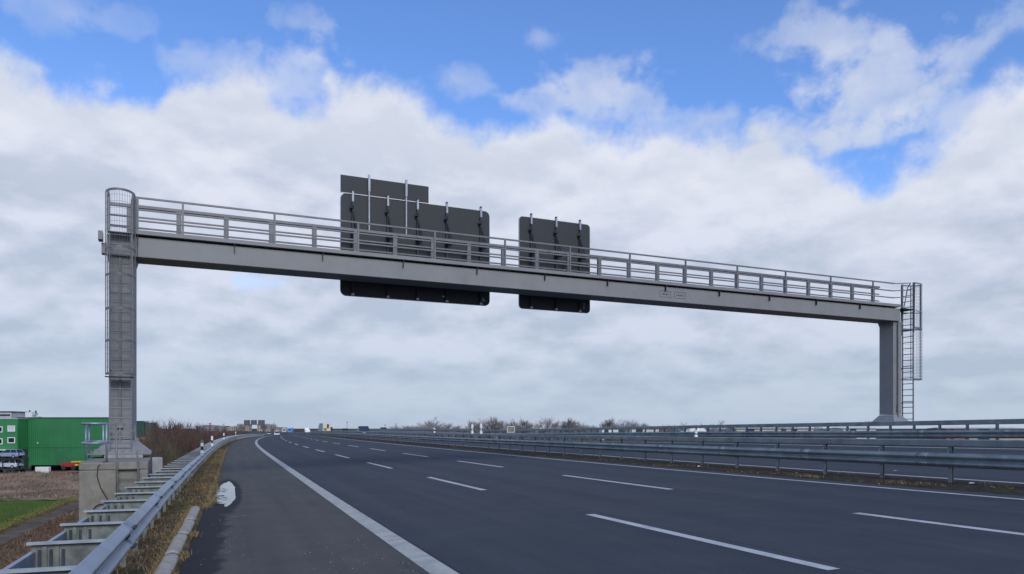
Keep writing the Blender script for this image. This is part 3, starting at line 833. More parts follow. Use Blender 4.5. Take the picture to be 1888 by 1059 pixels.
big = board('sign_board', 'large dark grey sign back carrying an extra panel on top, left of the two', xa, xb, 4.79 + 0, 8.46, [.42, 1.72, 2.86, 4.02, 5.42], [7.52, 6.2], .2)
# extra panel
mb = MB(); plate(mb, [(0, 8.49), (3.313, 8.49), (3.313, 9.12), (0, 9.12)], -.01, .03); mb.build('extension_panel', M['sign_back'], big)
mb = MB(); mb.box((3.313 / 2, -.012, 8.478), (3.3, .03, .022)); mb.build('extension_rim', M['white'], big)
mb = MB()
mb.box((3.9, -.012, 5.02), (.09, .008, .05)); mb.box((5.56, -.012, 4.98), (.12, .008, .05)); mb.box((5.53, -.012, 5.05), (.03, .008, .09)); mb.build('sticker', M['sign_edge'], big)
for xs in (1.02, 2.42):
    mb = MB(); mb.box((xs, -.07, 8.2), (.045, .05, 2.0)); s = mb.build('strut', M['alu'], big)
    mb = MB(); mb.box((xs, -.075, 8.92), (.075, .08, .62)); mb.build('strut_end', M['alu'], s)
xa, xb = 13.53, 16.77
small = board('sign_board', 'smaller dark grey sign back with three struts, right of the large one', xa, xb, 4.79, 8.45, [.50, 1.63, 2.74], [7.5, 6.3], .15)
mb = MB()
for k in range(3): mb.box((2.96, -.012, 5.06 + .06 * k), (.10, .008, .02))
mb.box((2.96, -.012, 5.0), (.03, .008, .12)); mb.build('sticker', M['sign_edge'], small)

# ------------------------------------------------------------------ concrete foundation with hoop rail, step ladder and cable
A_ = Vector((-11.18, 19.75, 0)); rz = math.atan2(.4192, .9079)
ped = empty('concrete_foundation', (A_.x, A_.y, -1.9), rz, 'big weathered concrete block under the left gantry post', 'foundation')
ZP = .65 + 1.9
mb = MB()
def blk(mb, x0, x1, y0, y1, z0, z1): mb.box(((x0 + x1) / 2, (y0 + y1) / 2, (z0 + z1) / 2), (x1 - x0, y1 - y0, z1 - z0))
outl = [(0, 0), (.86, 0), (.86, .12), (1.40, .12), (1.40, 0), (1.62, 0), (1.66, 4.6), (0, 4.6)]
mb.prism(outl, -2.5, ZP - .20)
mb.prism([(0, 0), (1.62, 0), (1.66, 4.6), (0, 4.6)], ZP - .198, ZP)
mb.build('block', M['concrete'], ped, bevel=.03)
mb = MB(); blk(mb, .42, 1.45, 2.75, 4.5, ZP + .001, ZP + .10); mb.build('grout_pad', M['concrete_light'], ped, bevel=.02)
mb = MB(); blk(mb, 1.70, 1.98, 1.6, 1.85, -2.5, ZP + .06); mb.build('side_pier', M['concrete_light'], ped, bevel=.03)

hr = empty('hoop_railing', (A_.x, A_.y, .65), rz, 'galvanised double-hoop railing on top of the concrete foundation, against the green hall', 'railing')
def hoop(z):
    return [(.64, .3, z), (.26, .3, z), (.13, .36, z), (.05, .5, z), (.02, .8, z), (-.02, 2.0, z), (-.02, 3.0, z), (.0, 3.3, z), (.08, 3.45, z), (.22, 3.5, z), (.55, 3.5, z)]
for z_ in (1.02, .50): MB().tube(hoop(z_), .032, 10).build('hoop_bar', M['galv'], hr, smooth=True)
for (px_, py_) in ((.62, .3), (.0, 3.3), (.02, 1.9), (.36, 3.5)):
    mb = MB(); mb.tube([(px_, py_, -.0), (px_, py_, 1.02)], .026, 8); mb.build('stanchion', M['galv'], hr, smooth=True)

st = empty('step_ladder', (A_.x, A_.y, -.5), rz, 'pale steel step ladder leaning on the front of the concrete foundation', 'ladder')
for x_ in (.885, 1.375):
    dx_ = -.07 if x_ > 1 else -.03
    MB().tube([(x_ + .03, -.10, -.6), (x_, -.10, 1.15), (x_ + dx_, -.02, 1.95), (x_ + dx_ - .02, .5, 2.16)], .022, 8).build('stile', M['steel_rail'], st, smooth=True)
for k in range(5): z = -.35 + .29 * k; MB().bar((.90, -.10, z), (1.385, -.10, z), .035, .028).build('rung', M['steel_rail'], st)
mb = MB(); mb.bar((.86, .0, 1.98), (1.31, .0, 1.98), .03, .03); mb.build('top_bar', M['steel_rail'], st)

mb = MB()
pts_ = [(.66, .25, 1.17), (.55, .05, 1.16), (.44, -.03, 1.05), (.42, -.03, .8), (.50, -.03, .5), (.66, -.03, .2), (.74, -.03, -.05), (.72, -.03, -.22), (.58, -.03, -.30)]
pts_ += [(.52 + .19 * math.cos(t), -.035, -.12 + .19 * math.sin(t)) for t in np.linspace(-1.3, -7.3, 22)]
cb = mb.tube(pts_, .011, 6).build('hanging_cable', M['rubber'], smooth=True)
cb.location = (A_.x, A_.y, -.5); cb.rotation_euler = (0, 0, rz)
tag(cb, 'thin black cable hanging down the concrete foundation and ending in a coil', 'cable')
mb = MB(); mb.box((.80, -.04, -.08), (.07, .05, .12)); mb.box((.80, -.07, -.05), (.035, .03, .05)); o = mb.build('junction_box', M['bolt']); o.location = (A_.x, A_.y, -.5); o.rotation_euler = (0, 0, rz)
tag(o, 'tiny dark junction box on the concrete foundation beside the cable coil', 'junction box')

# ------------------------------------------------------------------ plain left of the embankment
mb = MB(); mb.uv = None
# green field
fld = [(-140, 52), (-30.0, 52), (-44, 88), (-47, 90), (-140, 90)]
def TtoX(T, y):  # world x on the line of constant T at world y (straight part)
    for S in np.arange(0, 250, .5):
        p = PT(S, T)
        if p[1] >= y: return p[0]
    return p[0]
fl = [(TtoX(-19.3, y), y) for y in np.arange(40, 92, 4)]
poly = fl + [(-150, 88), (-150, 40)]
mb.add([(p[0], p[1], BASE + .02) for p in poly], [tuple(range(len(poly)))])
tag(mb.build('green_field', M['field']), kind='structure')
ribbon('earth_track', M['track'], -18.4, -16.9, 0, 95, 0, 2)
o = bpy.data.objects['earth_track']
for v in o.data.vertices: v.co.z = BASE + .03
# brown meadow mound
mb = MB(); nx, ny = 60, 26
def mound(x, y):
    e = max(0, min(1, (y - 88) / 14)) * max(0, min(1, (124 - y) / 10)); e = e * e * (3 - 2 * e)
    return BASE + .04 + e * (1.0 + .35 * math.sin(x * .13) + .25 * math.sin(x * .31 + y * .2) + .2 * math.sin(y * .6 + x * .07))
for i in range(nx + 1):
    for j in range(ny + 1):
        y = 84 + (142 - 84) * j / ny; x = -150 + i * (TtoX(-15.2, y) + 150) / nx
        mb.v.append((x, y, mound(x, y) + .10 * math.sin(i * 1.7 + j * 2.3)))
for i in range(nx):
    for j in range(ny): a = i * (ny + 1) + j; mb.f.append((a, a + ny + 1, a + ny + 2, a + 1)); mb.mi.append(0)
tag(mb.build('brown_meadow', M['meadow'], smooth=True), kind='structure')

def blades(name, P, h, w, m, lean=.5, ntint=None, label=None):
    """P: (n,3) roots; one bent blade (2 quads -> 3 tris) per root; stuff"""
    n = len(P); P = np.asarray(P); a = rng.uniform(0, 2 * np.pi, n); hh = h * rng.uniform(.5, 1.3, n); ww = w * rng.uniform(.7, 1.3, n)
    la = rng.uniform(0, 2 * np.pi, n); ln = lean * rng.uniform(.1, 1.2, n) * hh
    s = np.stack([np.cos(a), np.sin(a), 0 * a], 1) * ww[:, None] / 2
    L = np.stack([np.cos(la) * ln, np.sin(la) * ln, 0 * a], 1); U = np.stack([0 * a, 0 * a, hh], 1)
    v = np.stack([P - s, P + s, P + L * .35 + U * .6 + s * .7, P + L * .35 + U * .6 - s * .7, P + L + U * .92], 1).reshape(-1, 3)
    b = np.arange(n)[:, None] * 5
    q = np.concatenate([b + 0, b + 1, b + 2, b + 3], 1); t3 = np.concatenate([b + 3, b + 2, b + 4], 1)
    me = bpy.data.meshes.new(name)
    me.vertices.add(len(v)); me.vertices.foreach_set('co', v.ravel())
    loops = np.concatenate([q, t3], 1).ravel(); me.loops.add(len(loops)); me.loops.foreach_set('vertex_index', loops.astype(np.int32))
    me.polygons.add(2 * n); st_ = np.empty(2 * n, np.int32); st_[0::2] = np.arange(n) * 7; st_[1::2] = np.arange(n) * 7 + 4
    me.polygons.foreach_set('loop_start', st_)
    me.update(calc_edges=True)
    at = me.attributes.new('tint', 'FLOAT', 'POINT'); tv = rng.uniform(0, 1, n) if ntint is None else np.clip(ntint, 0, 1)
    at.data.foreach_set('value', np.repeat(tv, 5).astype(np.float32))
    me.materials.append(m); o = bpy.data.objects.new(name, me); link(o); return tag(o, label, kind='stuff')

def surf(Sv, Tv):
    return np.array([(*PT(S, T)[:2], ground_z(S, T)) for S, T in zip(Sv, Tv)])
def ns(S, T, k):  # cheap patch noise 0..1
    return .5 + .25 * np.sin(S * 1.3 * k + T * 2.1 * k) + .15 * np.sin(S * 3.1 * k - T * 4.3 * k + 1) + .1 * np.sin(S * 7.7 * k + T * 5.1 * k)
N = 26000
S_ = 4 + 66 * rng.uniform(0, 1, N) ** 1.9; T_ = rng.uniform(-4.5, -2.84, N)
keep = ~((S_ < 18.3) & (T_ > -3.10))
keep &= rng.uniform(0, 1, N) < .35 + ns(S_, T_, .8)
S_, T_ = S_[keep], T_[keep]
tint = np.where(ns(S_, T_, .45) + rng.uniform(-.25, .25, len(S_)) > .74, .92 + rng.uniform(0, .08, len(S_)), rng.uniform(0, .8, len(S_)))
hgt_ = .075
blades('dry_grass', surf(S_, T_) - [0, 0, .01], hgt_, .012, M['drygrass'], 1.3, tint)
# tufts hanging over the kerb and the edge of the asphalt
P_, ti = [], []
for _ in range(2200):
    s_ = 8.5 + 10 * random.random(); t_ = -3.07 - abs(random.gauss(0, .03)); P_.append(PT(s_, t_, -.01)); ti.append(random.random() * .9)
for (S0, T0_, n_, sr, tr) in [(11.1, -2.84, 160, .30, .10), (13.25, -2.84, 220, .35, .10), (13.2, -2.97, 120, .12, .12), (18.4, -2.80, 260, .6, .16), (19.3, -2.75, 200, .8, .12), (15.3, -2.88, 60, .2, .05), (20.5, -2.66, 160, 1.2, .08), (23.5, -2.68, 220, 2.0, .10), (9.6, -2.86, 70, .3, .05),
                              (14.05, 11.95 + .6, 60, .4, .2), (16.6, 12.35, 260, .45, .18)]:
    for _ in range(n_):
        s_, t_ = S0 + random.gauss(0, sr * .5), T0_ + random.gauss(0, tr * .5)
        P_.append(PT(s_, t_, -.01)); ti.append(random.choice([.0, .3, .75, .92, 1.0]))
for _ in range(2600):
    s_ = 18.5 + 60 * random.random() ** 1.5; t_ = -2.84 + abs(random.gauss(0, .07)); P_.append(PT(s_, t_, -.01)); ti.append(random.random() * .85)
blades('edge_grass', P_, .075, .011, M['drygrass'], 1.2, np.array(ti))
# weeds on the embankment slope
N = 60000
S_ = 3 + 150 * rng.uniform(0, 1, N) ** 2.0; T_ = rng.uniform(-16.8, -4.4, N)
far_ = np.clip(S_ / 60, .25, 1.6)
blades('slope_weeds', surf(S_, T_) - [0, 0, .03], .38, .045, M['redgrass'], .9, np.clip(ns(S_, T_, .3) * 1.0 + rng.uniform(-.3, .3, N), 0, 1))
N = 20000
y = rng.uniform(86, 138, N); x = -120 + rng.uniform(0, 1, N) * 75
P_ = np.array([(a, b, mound(a, b) - .05) for a, b in zip(x, y)])
blades('meadow_grass', P_, .32, .11, M['meadowgrass'], .8, np.clip(ns(x, y, .08) + rng.uniform(-.3, .3, N), 0, 1))
N = 9000
y = rng.uniform(44, 90, N); x = np.array([TtoX(-19.0, 44 + 4 * k) for k in range(13)])
xe = np.interp(y, 44 + 4 * np.arange(13), x); xx = xe - np.abs(rng.normal(0, .55, N)) * 1.0
sel = rng.uniform(0, 1, N) < .5
xx = np.where(sel, xx, xe - rng.uniform(0, 40, N))
blades('field_grass', np.stack([xx, y, np.full(N, BASE)], 1), .22, .06, M['fieldgrass'], .8, np.where(sel, .9 + rng.uniform(-.1, .1, N), rng.uniform(0, .6, N)))
# soil crumbs and sparse weeds in the median
N = 5200
S_ = 5 + 50 * rng.uniform(0, 1, N) ** 1.4; T_ = rng.uniform(11.95, 14.0, N); k_ = ns(S_, T_, .9) > .66; S_, T_ = S_[k_], T_[k_]
blades('median_weeds', surf(S_, T_), .035, .02, M['drygrass'], 1.5, rng.uniform(0, 1, len(S_)))
# loose pebbles on the shoulder
mb = MB()
for _ in range(150):
    if random.random() < .6: s_, t_ = 5.5 + 6 * random.random(), -1.5 + 1.3 * random.random()
    else: s_, t_ = 7 + 12 * random.random(), -2.6 + .6 * random.random()
    r_ = random.uniform(.003, .007) * (1.4 if random.random() < .1 else 1); p = Vector(PT(s_, t_, r_ * .5))
    mb.box(p, (r_ * 2, r_ * 1.4, r_), (Vector((math.cos(s_ * 9), math.sin(s_ * 9), 0)), Vector((-math.sin(s_ * 9), math.cos(s_ * 9), 0)), Vector((0, 0, 1))))
tag(mb.build('gravel', M['concrete_light']), kind='stuff')
# litter behind the median barrier
for i, (s_, t_, lb) in enumerate([(16.3, 15.0, 'white scrap of paper on the opposite carriageway, left of its neighbours'), (16.0, 14.15, 'small white scrap at the opposite inner edge line'), (12.5, 13.2, 'pale scrap in the soil beside the nearest median post'),
                                  (22.2, 12.6, 'pale pebble-like scrap in the median soil near a post')]):
    mb = MB(); a = random.random() * 3; p = PT(s_, t_, .03)
    n_ = 7; top = [(.06 * math.cos(a + k * .9) * random.uniform(.6, 1.3), .04 * math.sin(a + k * .9) * random.uniform(.6, 1.3), random.uniform(0, .03)) for k in range(n_)]
    mb.add(top + [(0, 0, .035)], [(k, (k + 1) % n_, n_) for k in range(n_)]); o = mb.build('paper_scrap', M['white']); o.location = p
    tag(o, lb, 'litter', 'scraps of litter by the median')

# ------------------------------------------------------------------ bare trees and shrubs
def grow(mb, p, d, L, r, depth, spread, kids, minr):
    q = p + d * L; 
    mid = p + d * L * .5 + Vector((random.gauss(0, .04), random.gauss(0, .04), 0)) * L
    mb.tube([p, mid, q], r, 3 if depth < 3 else 5, r2=max(minr * .7, r * .62), caps=False)
    if depth == 0: return
    for k in range(kids if depth > 1 else kids + 2):
        t = random.uniform(.45, 1.0); base = p + (q - p) * t
        ax = Vector((random.gauss(0, 1), random.gauss(0, 1), random.gauss(.15, .5))).normalized()
        nd = (d * (1 - spread) + ax * spread + Vector((0, 0, .22))).normalized()
        grow(mb, base, nd, L * random.uniform(.55, .85), max(minr, r * .52), depth - 1, spread, kids, minr)
def tree_proto(h, spread, seed, tm, twm, name='bare_tree', kids=4, minr=.035, stems=1):
    random.seed(seed); root = empty(name)
    tr = MB(); cr = MB()
    for s_ in range(stems):
        b = Vector((random.gauss(0, .12) * stems, random.gauss(0, .12) * stems, -.3))
        tilt = Vector((random.gauss(0, .08 * stems), random.gauss(0, .08 * stems), 1)).normalized(); th = h * .32
        tr.tube([b, b + tilt * th * .5, b + tilt * th], .017 * h, 7, r2=.011 * h)
        for k in range(6):
            t = .55 + .45 * k / 5; ax = Vector((math.cos(k * 2.4 + seed), math.sin(k * 2.4 + seed), .9)).normalized()
            nd = (tilt * (1 - spread) + ax * spread).normalized()
            grow(cr, b + tilt * th * t, nd, h * random.uniform(.20, .30), .0065 * h, 3, spread, kids, minr)
        grow(cr, b + tilt * th, tilt, h * .27, .010 * h, 3, spread, kids, minr)
    tr.build('trunk', tm, root, smooth=True); cr.build('crown', twm, root)
    return root
def shrub_proto(seed, twm, h=4.5, w=3.0, n=900, name='leafless_shrub'):
    random.seed(seed); root = empty(name); mb = MB()
    for i in range(n):
        a = random.uniform(0, 6.283); rr = w * random.random() ** .6; ph = random.random() ** .6
        env = h * (1 - .55 * (rr / w) ** 2) * (1 + .12 * math.sin(3 * a + seed))
        p = Vector((rr * math.cos(a), rr * math.sin(a), env * ph * .9))
        d = Vector((math.cos(a) * .5 * rr / w + random.gauss(0, .35), math.sin(a) * .5 * rr / w + random.gauss(0, .35), 1)).normalized()
        L = random.uniform(.5, 1.1) * h * .22
        mb.tube([p, p + d * L * .5 + Vector((random.gauss(0, .04), random.gauss(0, .04), 0)), p + d * L], random.uniform(.014, .03), 3, r2=.007, caps=False)
    st_ = MB()
    for i in range(14):
        a = random.uniform(0, 6.283); st_.tube([(0.3 * math.cos(a), .3 * math.sin(a), -.3), (w * .5 * math.cos(a), w * .5 * math.sin(a), h * .4), (w * .7 * math.cos(a), w * .7 * math.sin(a), h * .75)], .05, 4, r2=.02)
    st_.build('stems', twm, root); mb.build('twigs', twm, root); return root

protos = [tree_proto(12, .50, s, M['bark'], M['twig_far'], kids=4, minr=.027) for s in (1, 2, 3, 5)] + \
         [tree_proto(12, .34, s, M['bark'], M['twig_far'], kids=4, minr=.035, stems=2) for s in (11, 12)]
used = set()
def world(px, D): return ((px - 944) / 1411.4 * D, D)
def put_tree(k, x, y, z, h, w, rz_, label, group):
    o = protos[k]
    if k in used: o = copy_tree(o)
    used.add(k); o.location = (x, y, z); s = h / 12.0; o.scale = (s * w, s * w, s); o.rotation_euler = (0, 0, rz_); tag(o, label, 'tree', group)
random.seed(5)
# (bearing, distance, top height above the eye / distance in px, proto, width, label)
TR = [(730, 330, 9, 0, 1.1, 'small rounded bare tree left of the group behind the opposite carriageway'),
      (743, 325, 9, 2, 1.1, 'rounded bare tree just right of a twin, above the far barrier'),
      (760, 420, 7, 1, 1.3, 'low bare tree between the rounded pair and the tall one'),
      (778, 350, 10, 3, 1.2, 'bare tree touching the left side of the tall dome-shaped one'),
      (795, 300, 21, 0, 1.25, 'tall dome-shaped bare tree standing above the green-capped median marker'),
      (818, 320, 14, 2, 1.2, 'bare tree right of the dome-shaped one'),
      (836, 430, 8, 1, 1.2, 'small bare tree alone before the gap of sky'),
      (878, 300, 14, 4, 1.0, 'slim bare tree behind the two white reflector posts'),
      (893, 290, 20, 3, 1.0, 'bare tree right of the reflector posts, first of the tall row'),
      (914, 285, 23, 5, 1.1, 'tallest upright bare tree of the row left of the small board'),
      (938, 295, 18, 0, .9, 'bare tree directly behind the small board'),
      (954, 295, 19, 2, .85, 'narrow bare tree left of the first wind turbine'),
      (975, 300, 17, 4, 1.0, 'bare tree between the first and second wind turbines'),
      (983, 340, 13, 1, 1.0, 'lower bare tree in front of the second wind turbine'),
      (1017, 290, 22, 3, 1.15, 'round bare tree right of the second wind turbine'),
      (1038, 330, 14, 0, 1.0, 'low bare tree left of the third wind turbine'),
      (1053, 295, 21, 5, .95, 'upright bare tree hard against the third wind turbine'),
      (1069, 300, 20, 2, .95, 'bare tree just right of the third wind turbine'),
      (1088, 400, 9, 1, 1.2, 'small bare tree in the gap right of the third turbine'),
      (1117, 300, 18, 4, 1.1, 'first of the three-tree clump under the right sign'),
      (1134, 310, 16, 0, 1.1, 'middle bare tree of the clump below the middle of the gantry'),
      (1153, 300, 18, 3, 1.2, 'right bare tree of the clump below the middle of the gantry'),
      (1178, 330, 14, 2, 1.2, 'low bare tree ending the clump below the middle of the gantry'),
      (1245, 150, 13, 1, 1.6, 'dark broad bare tree beyond the far barrier, left of its pair'),
      (1320, 160, 12, 0, 1.6, 'dark broad bare tree beyond the far barrier, right of its pair'),
      (1438, 260, 10, 3, 1.5, 'faint low bare tree beyond the far barrier left of the right gantry post'),
      (1512, 250, 9, 2, 1.5, 'faint low bare tree nearest the left side of the right gantry post'),
      (20, 330, 24, 1, 1.1, 'grey bare tree behind the pale rooftop wall of the green hall'),
      (38, 340, 22, 3, 1.0, 'bare tree showing left of the white roof unit on the green hall'),
      (74, 340, 22, 0, 1.0, 'bare tree peeping over the green hall right of the white roof unit'),
      (90, 360, 19, 2, 1.1, 'faint treetop over the middle of the green hall roof'),
      (286, 330, 14, 4, 1.0, 'bare treetop right of the dark rear hall, above the thicket'),
      (325, 330, 12, 5, 1.0, 'thin bare tree rising behind the brown thicket'),
      (372, 420, 10, 3, 1.0, 'pale bare tree left of the red and white mast'),
      (402, 420, 9, 1, 1.0, 'pale bare tree right of the red and white mast'),
      (412, 430, 10, 0, 1.0, 'pale bare tree between the mast and the far gantry'),
      (449, 620, 12, 2, 1.2, 'bare tree seen under the left half of the far gantry'),
      (490, 640, 12, 5, 1.2, 'bare tree beside the right post of the far gantry'),
      (504, 660, 12, 0, 1.2, 'bare tree just right of the far gantry')]
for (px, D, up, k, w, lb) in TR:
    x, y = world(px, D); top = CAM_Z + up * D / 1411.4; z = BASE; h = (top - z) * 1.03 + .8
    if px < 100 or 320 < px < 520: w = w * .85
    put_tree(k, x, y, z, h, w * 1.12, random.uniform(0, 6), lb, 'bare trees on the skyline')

shp = [shrub_proto(21, M['twig_red']), shrub_proto(22, M['twig_red']), shrub_proto(23, M['twig_olive'])]
usedS = set()
# thicket along the foot of the embankment beyond the foundation
SH = [(288, 62, -6, 2, .6), (286, 58, -24, 0, .6), (296, 66, 2, 0, 1.0), (312, 70, 4, 1, 1.0), (330, 76, 4, 0, 1.0), (300, 54, -28, 2, .6), (318, 58, -24, 2, .6), (347, 84, 3, 1, 1.0), (362, 92, 2, 0, .9), (340, 66, -16, 1, .7),
      (355, 72, -14, 2, .7), (376, 104, -2, 1, .9), (388, 125, -4, 0, .8), (368, 86, -13, 0, .7), (402, 150, -4, 1, .9), (416, 185, -3, 0, .9), (430, 230, -4, 1, 1.0), (444, 300, -3, 0, 1.1), (290, 80, 0, 1, .7), (322, 95, 5, 2, 1.0)]
for i, (px, D, up, k, w) in enumerate(SH):
    x, y = world(px, D); top = CAM_Z + up * D / 1411.4
    # ground height under the shrub
    best = min(((PT(S, T)[0] - x) ** 2 + (PT(S, T)[1] - y) ** 2, S, T) for S in np.arange(D * .8, D * 1.4, 3) for T in np.arange(-30, -3, 1))
    z = ground_z(best[1], best[2]) - .2; h = max(1.2, top - z); o = shp[k]
    if k in usedS: o = copy_tree(o)
    usedS.add(k); o.location = (x, y, z); o.scale = (h / 4.5 * w if h > 3 else .7 * w, h / 4.5 * w if h > 3 else .7 * w, h / 4.3); o.rotation_euler = (0, 0, i * 1.3)
    tag(o, 'leafless brown shrub merging with its neighbours in the thicket left of the barrier', 'shrub', 'shrubs of the brown thicket')

# ------------------------------------------------------------------ green hall
M['green'] = mat('green_profiled_sheet', (.020, .165, .052), .5, 0, .05, .3, dirt=(.02, .10, .045), dirt_amt=.2, dirt_scale=.15)
M['green_light'] = mat('lighter_green_sheet', (.026, .195, .060), .5, 0, .05, .3)
M['green_dark'] = mat('dark_green_sheet', (.020, .070, .050), .6, 0, .06, .3)
M['dock'] = mat('shaded_loading_bay', (.015, .02, .022), .8)  # near-black colour stands in for the shade under the raised wall
M['pale'] = mat('pale_cladding', (.42, .45, .46), .6, 0, .06, .6)
M['blind'] = mat('pale_blind', (.50, .56, .56), .5)
def wpt(px, py, D): return ((px - 944) / 1411.4 * D, D, CAM_Z + (790 - py) / 1411.4 * D)
def corrug(mb, x0, x1, y, z0, z1, pitch=.35, dep=.035):
    n = int((x1 - x0) / pitch) * 2; vs = []
    for i in range(n + 1):
        x = x0 + (x1 - x0) * i / n; yy = y - (dep if (i // 1) % 2 else 0); vs += [(x, yy, z0), (x, yy, z1)]
    mb.add(vs, [(2 * i, 2 * i + 2, 2 * i + 3, 2 * i + 1) for i in range(n)])
hall = empty('green_hall', (-95, 142, BASE), 0, 'bright green windowless industrial hall with a darker seam along its front', 'building')
X0, _, ZTt = wpt(33, 771, 142); X1 = wpt(232, 771, 142)[0]; ZBt = wpt(0, 858, 142)[2]
ox, oy, oz = hall.location
mb = MB(); corrug(mb, X0 - ox, X1 - ox, 0, wpt(0, 826, 142)[2] - oz + .05, ZTt - oz); mb.build('upper_wall', M['green'], hall)
mb = MB(); corrug(mb, X0 - ox, X1 - ox, .0, ZBt - oz, wpt(0, 826, 142)[2] - oz - .05); mb.build('lower_wall', M['green'], hall)
XB = X1 * 172 / 142 - 1.5
mb = MB(); mb.prism([(X0 - ox + .05, .03), (X1 - ox - .05, .03), (XB - ox, 30), (X0 - ox + .05, 30)], ZBt - oz, ZTt - oz - .02); mb.build('core', M['green_dark'], hall)
mb = MB(); mb.prism([(X0 - ox - .1, -.12), (X1 - ox + .1, -.12), (XB - ox + .1, 30.1), (X0 - ox - .1, 30.1)], ZTt - oz, ZTt - oz + .14); mb.build('roof', M['green_dark'], hall)
mb = MB(); mb.prism([(X0 - ox + .6, 3), (X1 - ox - .9, 3), (XB - ox - .5, 29.8), (X0 - ox + .6, 29.8)], -.1, ZBt - oz - .02); mb.build('loading_bay', M['dock'], hall)
mb = MB()
for px in (42, 152, 215): x_ = wpt(px, 0, 142)[0] - ox; mb.box((x_, 1.0, (ZBt - oz) / 2), (.4, .4, ZBt - oz - .02))
mb.build('column', M['concrete_light'], hall)
mb = MB()
for px, py in ((36, 813), (31, 817), (69, 817)): p = wpt(px, py, 141.8); mb.box((p[0] - ox, -.12, p[2] - oz), (.22, .12, .2))
mb.build('wall_lamp', M['white'], hall)

off = empty('office_wing', (-95, 139, BASE), 0, 'lighter green office wing with white framed windows at the left edge of the picture', 'building')
ox, oy, oz = off.location
X0 = -104; X1 = wpt(33, 0, 139)[0]; ZT2 = wpt(0, 773, 139)[2]; ZB2 = wpt(0, 829, 139)[2]
mb = MB(); mb.box(((X0 + X1) / 2 - ox, 1.4, (ZB2 + ZT2) / 2 - oz), (X1 - X0, 2.9, ZT2 - ZB2)); mb.build('wall', M['green_light'], off)
mb = MB(); mb.box(((X0 + X1) / 2 - ox, 1.4, ZT2 - oz + .06), (X1 - X0 + .2, 3.1, .12)); mb.build('roof_edge', M['pale'], off)
mb = MB(); mb.box(((X0 + X1) / 2 - ox, 2.2, (ZB2 - oz) / 2 - .01), (X1 - X0, 1.2, ZB2 - oz)); mb.build('entrance_recess', M['green_dark'], off)
mb = MB(); mb.box((wpt(10, 0, 139)[0] - ox, -1.0, ZB2 - oz - .05), (3.4, 2.0, .14)); mb.build('canopy', M['white'], off)
for (px, py, pane) in ((21.5, 790.5, 'blind'), (21.5, 812, 'glass_dark'), (-1.5, 792, 'glass_dark'), (-1.5, 814, 'glass_dark'), (-24, 792, 'glass_dark'), (-24, 814, 'blind')):
    p = wpt(px, py, 139); w = MB(); cx_, cz_ = p[0] - ox, p[2] - oz
    for c, s_ in (((cx_, -.06, cz_ + .47), (1.36, .14, .14)), ((cx_, -.06, cz_ - .47), (1.36, .14, .14)), ((cx_ - .61, -.06, cz_), (.14, .14, .80)), ((cx_ + .61, -.06, cz_), (.14, .14, .80))): w.box(c, s_)
    fo = w.build('window', M['white'], off); w = MB(); w.box((cx_, -.045, cz_), (1.08, .06, .80)); w.build('pane', M[pane], fo)
o = empty('roof_unit', (wpt(59, 0, 150)[0], 150, wpt(0, 770.5, 142)[2] + .1), 0, 'white ventilation unit on the green hall roof', 'roof unit')
mb = MB(); mb.box((-.25, 0, .55), (1.3, 1.4, 1.1)); mb.build('housing', M['white'], o, bevel=.04)
mb = MB(); mb.box((.75, 0, .12), (1.6, 1.2, .2)); mb.box((.6, 0, .72), (.5, .9, .5)); mb.build('duct', M['pale'], o)
mb = MB(); mb.tube([(-.45, 0, 1.1), (-.45, 0, 1.5)], .12, 10); mb.tube([(.75, 0, .95), (.75, 0, 1.4)], .14, 10); mb.build('vent_pipe', M['dark_steel'], o)
o = empty('rear_building', (wpt(4, 0, 190)[0], 190, BASE), 0, 'pale grey flat-roofed block behind the office wing roof', 'building')
hz = wpt(0, 760, 190)[2] - BASE
mb = MB(); mb.box((0, 4, hz / 2), (4.6, 8, hz)); mb.build('wall', M['pale'], o)
mb = MB(); mb.box((0, 4, hz + .1), (5.0, 8.4, .2)); mb.build('roof', M['dark_steel'], o)
mb = MB(); mb.box((0, -.05, hz - .75), (3.9, .12, .35)); mb.build('window', M['glass_dark'], o)
o = empty('dark_green_hall', (wpt(262, 0, 205)[0], 205, BASE), 0, 'dark green rear hall showing just right of the left gantry post', 'building')
xa_ = wpt(235, 0, 205)[0] - o.location.x; xb_ = wpt(265, 0, 205)[0] - o.location.x; xc_ = wpt(277, 0, 205)[0] - o.location.x; hz = wpt(0, 777.5, 205)[2] - BASE
mb = MB(); corrug(mb, xa_, xb_, 0, 0, hz, .6, .05); mb.build('wall', M['green_dark'], o)
mb = MB(); mb.box(((xa_ + xb_) / 2, 1.6, hz / 2 - .05), (xb_ - xa_ - .1, 3, hz - .1)); mb.box(((xb_ + xc_) / 2 + .02, 1.9, hz / 2 - .15), (xc_ - xb_, 2.4, hz - .3)); mb.build('side_bay', mat('grey_green_sheet', (.05, .085, .075), .6), o)
mb = MB(); mb.box(((xa_ + xb_) / 2, 1.5, hz + .08), (xb_ - xa_ + .3, 3.4, .14)); mb.build('roof', M['dark_steel'], o)

